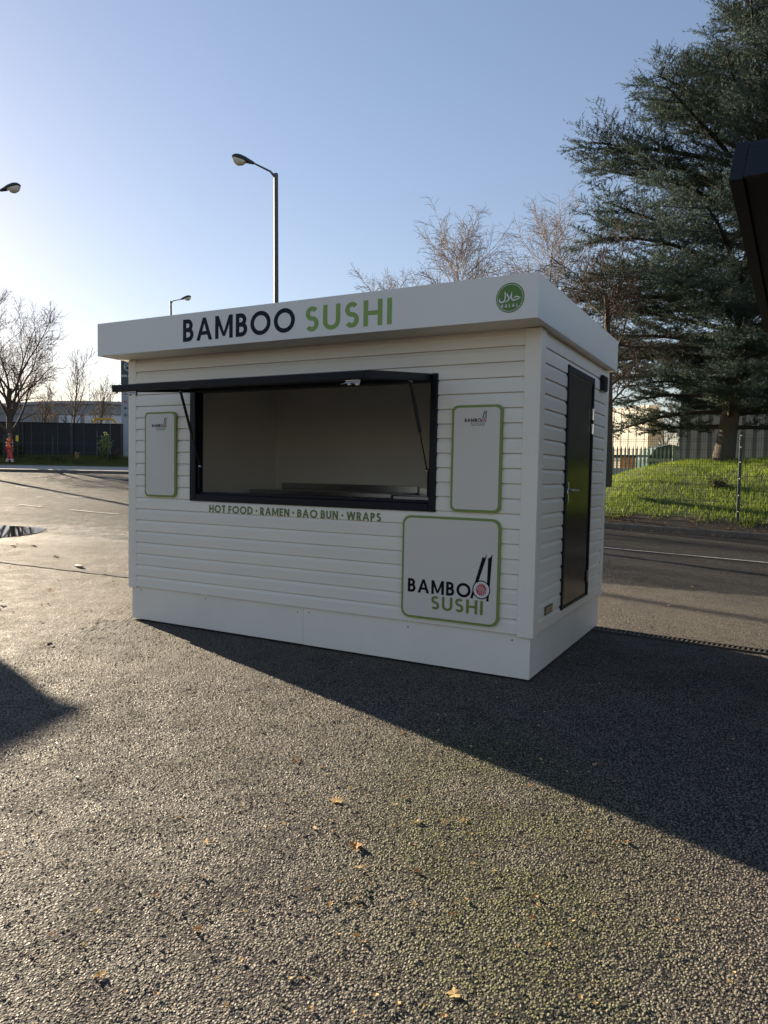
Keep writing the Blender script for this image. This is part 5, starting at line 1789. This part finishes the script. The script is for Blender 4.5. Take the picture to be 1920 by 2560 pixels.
leaf(889, 2118, .036, 'brown', 'largest brown fallen leaf, lying alone in front of the kiosk')
leaf(842, 2003, .030, 'pale', 'crumpled golden leaf above the largest brown one')
leaf(1136, 2488, .020, 'pale', 'curled pale leaf near the bottom edge of the picture')
leaf(1487, 1913, .016, 'pale', 'single pale leaf inside the shadow of the kiosk')
leaf(124, 1476, .030, 'brown', 'red brown leaf on the sunlit tarmac left of the kiosk')
leaf(126, 1614, .040, 'dark', 'curled dark leaf left of the kiosk skirt')
leaf(140, 1392, .040, 'dark', 'dark leaf just above the tarmac joint')
for (px, py, sz, kd) in ((741, 1904, .020, 'brown'), (802, 1919, .014, 'brown'), (1005, 1834, .014, 'brown'), (1159, 2054, .017, 'pale'), (1042, 2056, .016, 'pale'), (776, 1790, .014, 'pale'), (1331, 2297, .012, 'brown'),
        (249, 2442, .016, 'pale'), (1565, 2106, .014, 'brown'), (191, 1944, .016, 'dark'), (391, 2239, .012, 'brown'), (494, 2326, .016, 'brown'), (897, 2170, .013, 'pale'), (827, 2262, .012, 'pale'), (517, 2106, .016, 'pale'),
        (786, 2072, .013, 'pale'), (873, 1972, .012, 'pale'), (1010, 1995, .011, 'brown'), (1325, 1965, .013, 'brown'), (1240, 1740, .014, 'dark'), (8, 1515, .035, 'dark'), (84, 1366, .045, 'dark'), (33, 1366, .04, 'dark'), (104, 1555, .02, 'dark'), (1480, 1490, .02, 'pale'), (1730, 1468, .022, 'brown'), (1672, 1514, .018, 'pale'), (1885, 1500, .02, 'brown'), (1745, 1530, .014, 'pale'), (1345, 2265, .01, 'pale'), (1250, 1905, .011, 'brown'), (1268, 1860, .012, 'brown')):
    leaf(px, py, sz, kd)
crumbs = MB()
def crumb(px, py, size, mi):
    c = drop(px, py); a = lr.uniform(0, 6.28); crumbs.cur = mi
    pts = []
    for k in range(6):
        t = a + k * math.pi / 3; r0 = size * lr.uniform(.55, 1.15)
        pts.append((c[0] + r0 * math.cos(t), c[1] + r0 * .75 * math.sin(t), c[2] + .003 + size * lr.uniform(.0, .7)))
    crumbs.add([(c[0], c[1], c[2] + .003)] + pts, [(0, k + 1, (k + 1) % 6 + 1) for k in range(6)])


for k in range(150):
    px = lr.gauss(930, 420); py = 1740 + 810 * lr.random() ** .9
    if 0 < px < 1920: crumb(px, py, lr.uniform(.005, .014), lr.choice([0, 0, 1]))
for k in range(60):
    crumb(lr.uniform(0, 330), lr.uniform(1330, 1560), lr.uniform(.008, .02), lr.choice([2, 2, 1]))
for k in range(60):
    crumb(lr.uniform(1000, 1900), lr.uniform(1630, 1950), lr.uniform(.005, .013), lr.choice([1, 1, 2, 0]))
for k in range(40):
    f = lr.random(); crumb(345 + f * 975, 1553 + f * 158 + lr.uniform(2, 22), lr.uniform(.004, .010), lr.choice([1, 2, 0]))
tag(crumbs.build('leaf_crumbs', [M['paleleaf'], M['dryleaf'], M['darkleaf']], fixn=False), 'tiny leaf fragments strewn over the tarmac', kind='stuff')
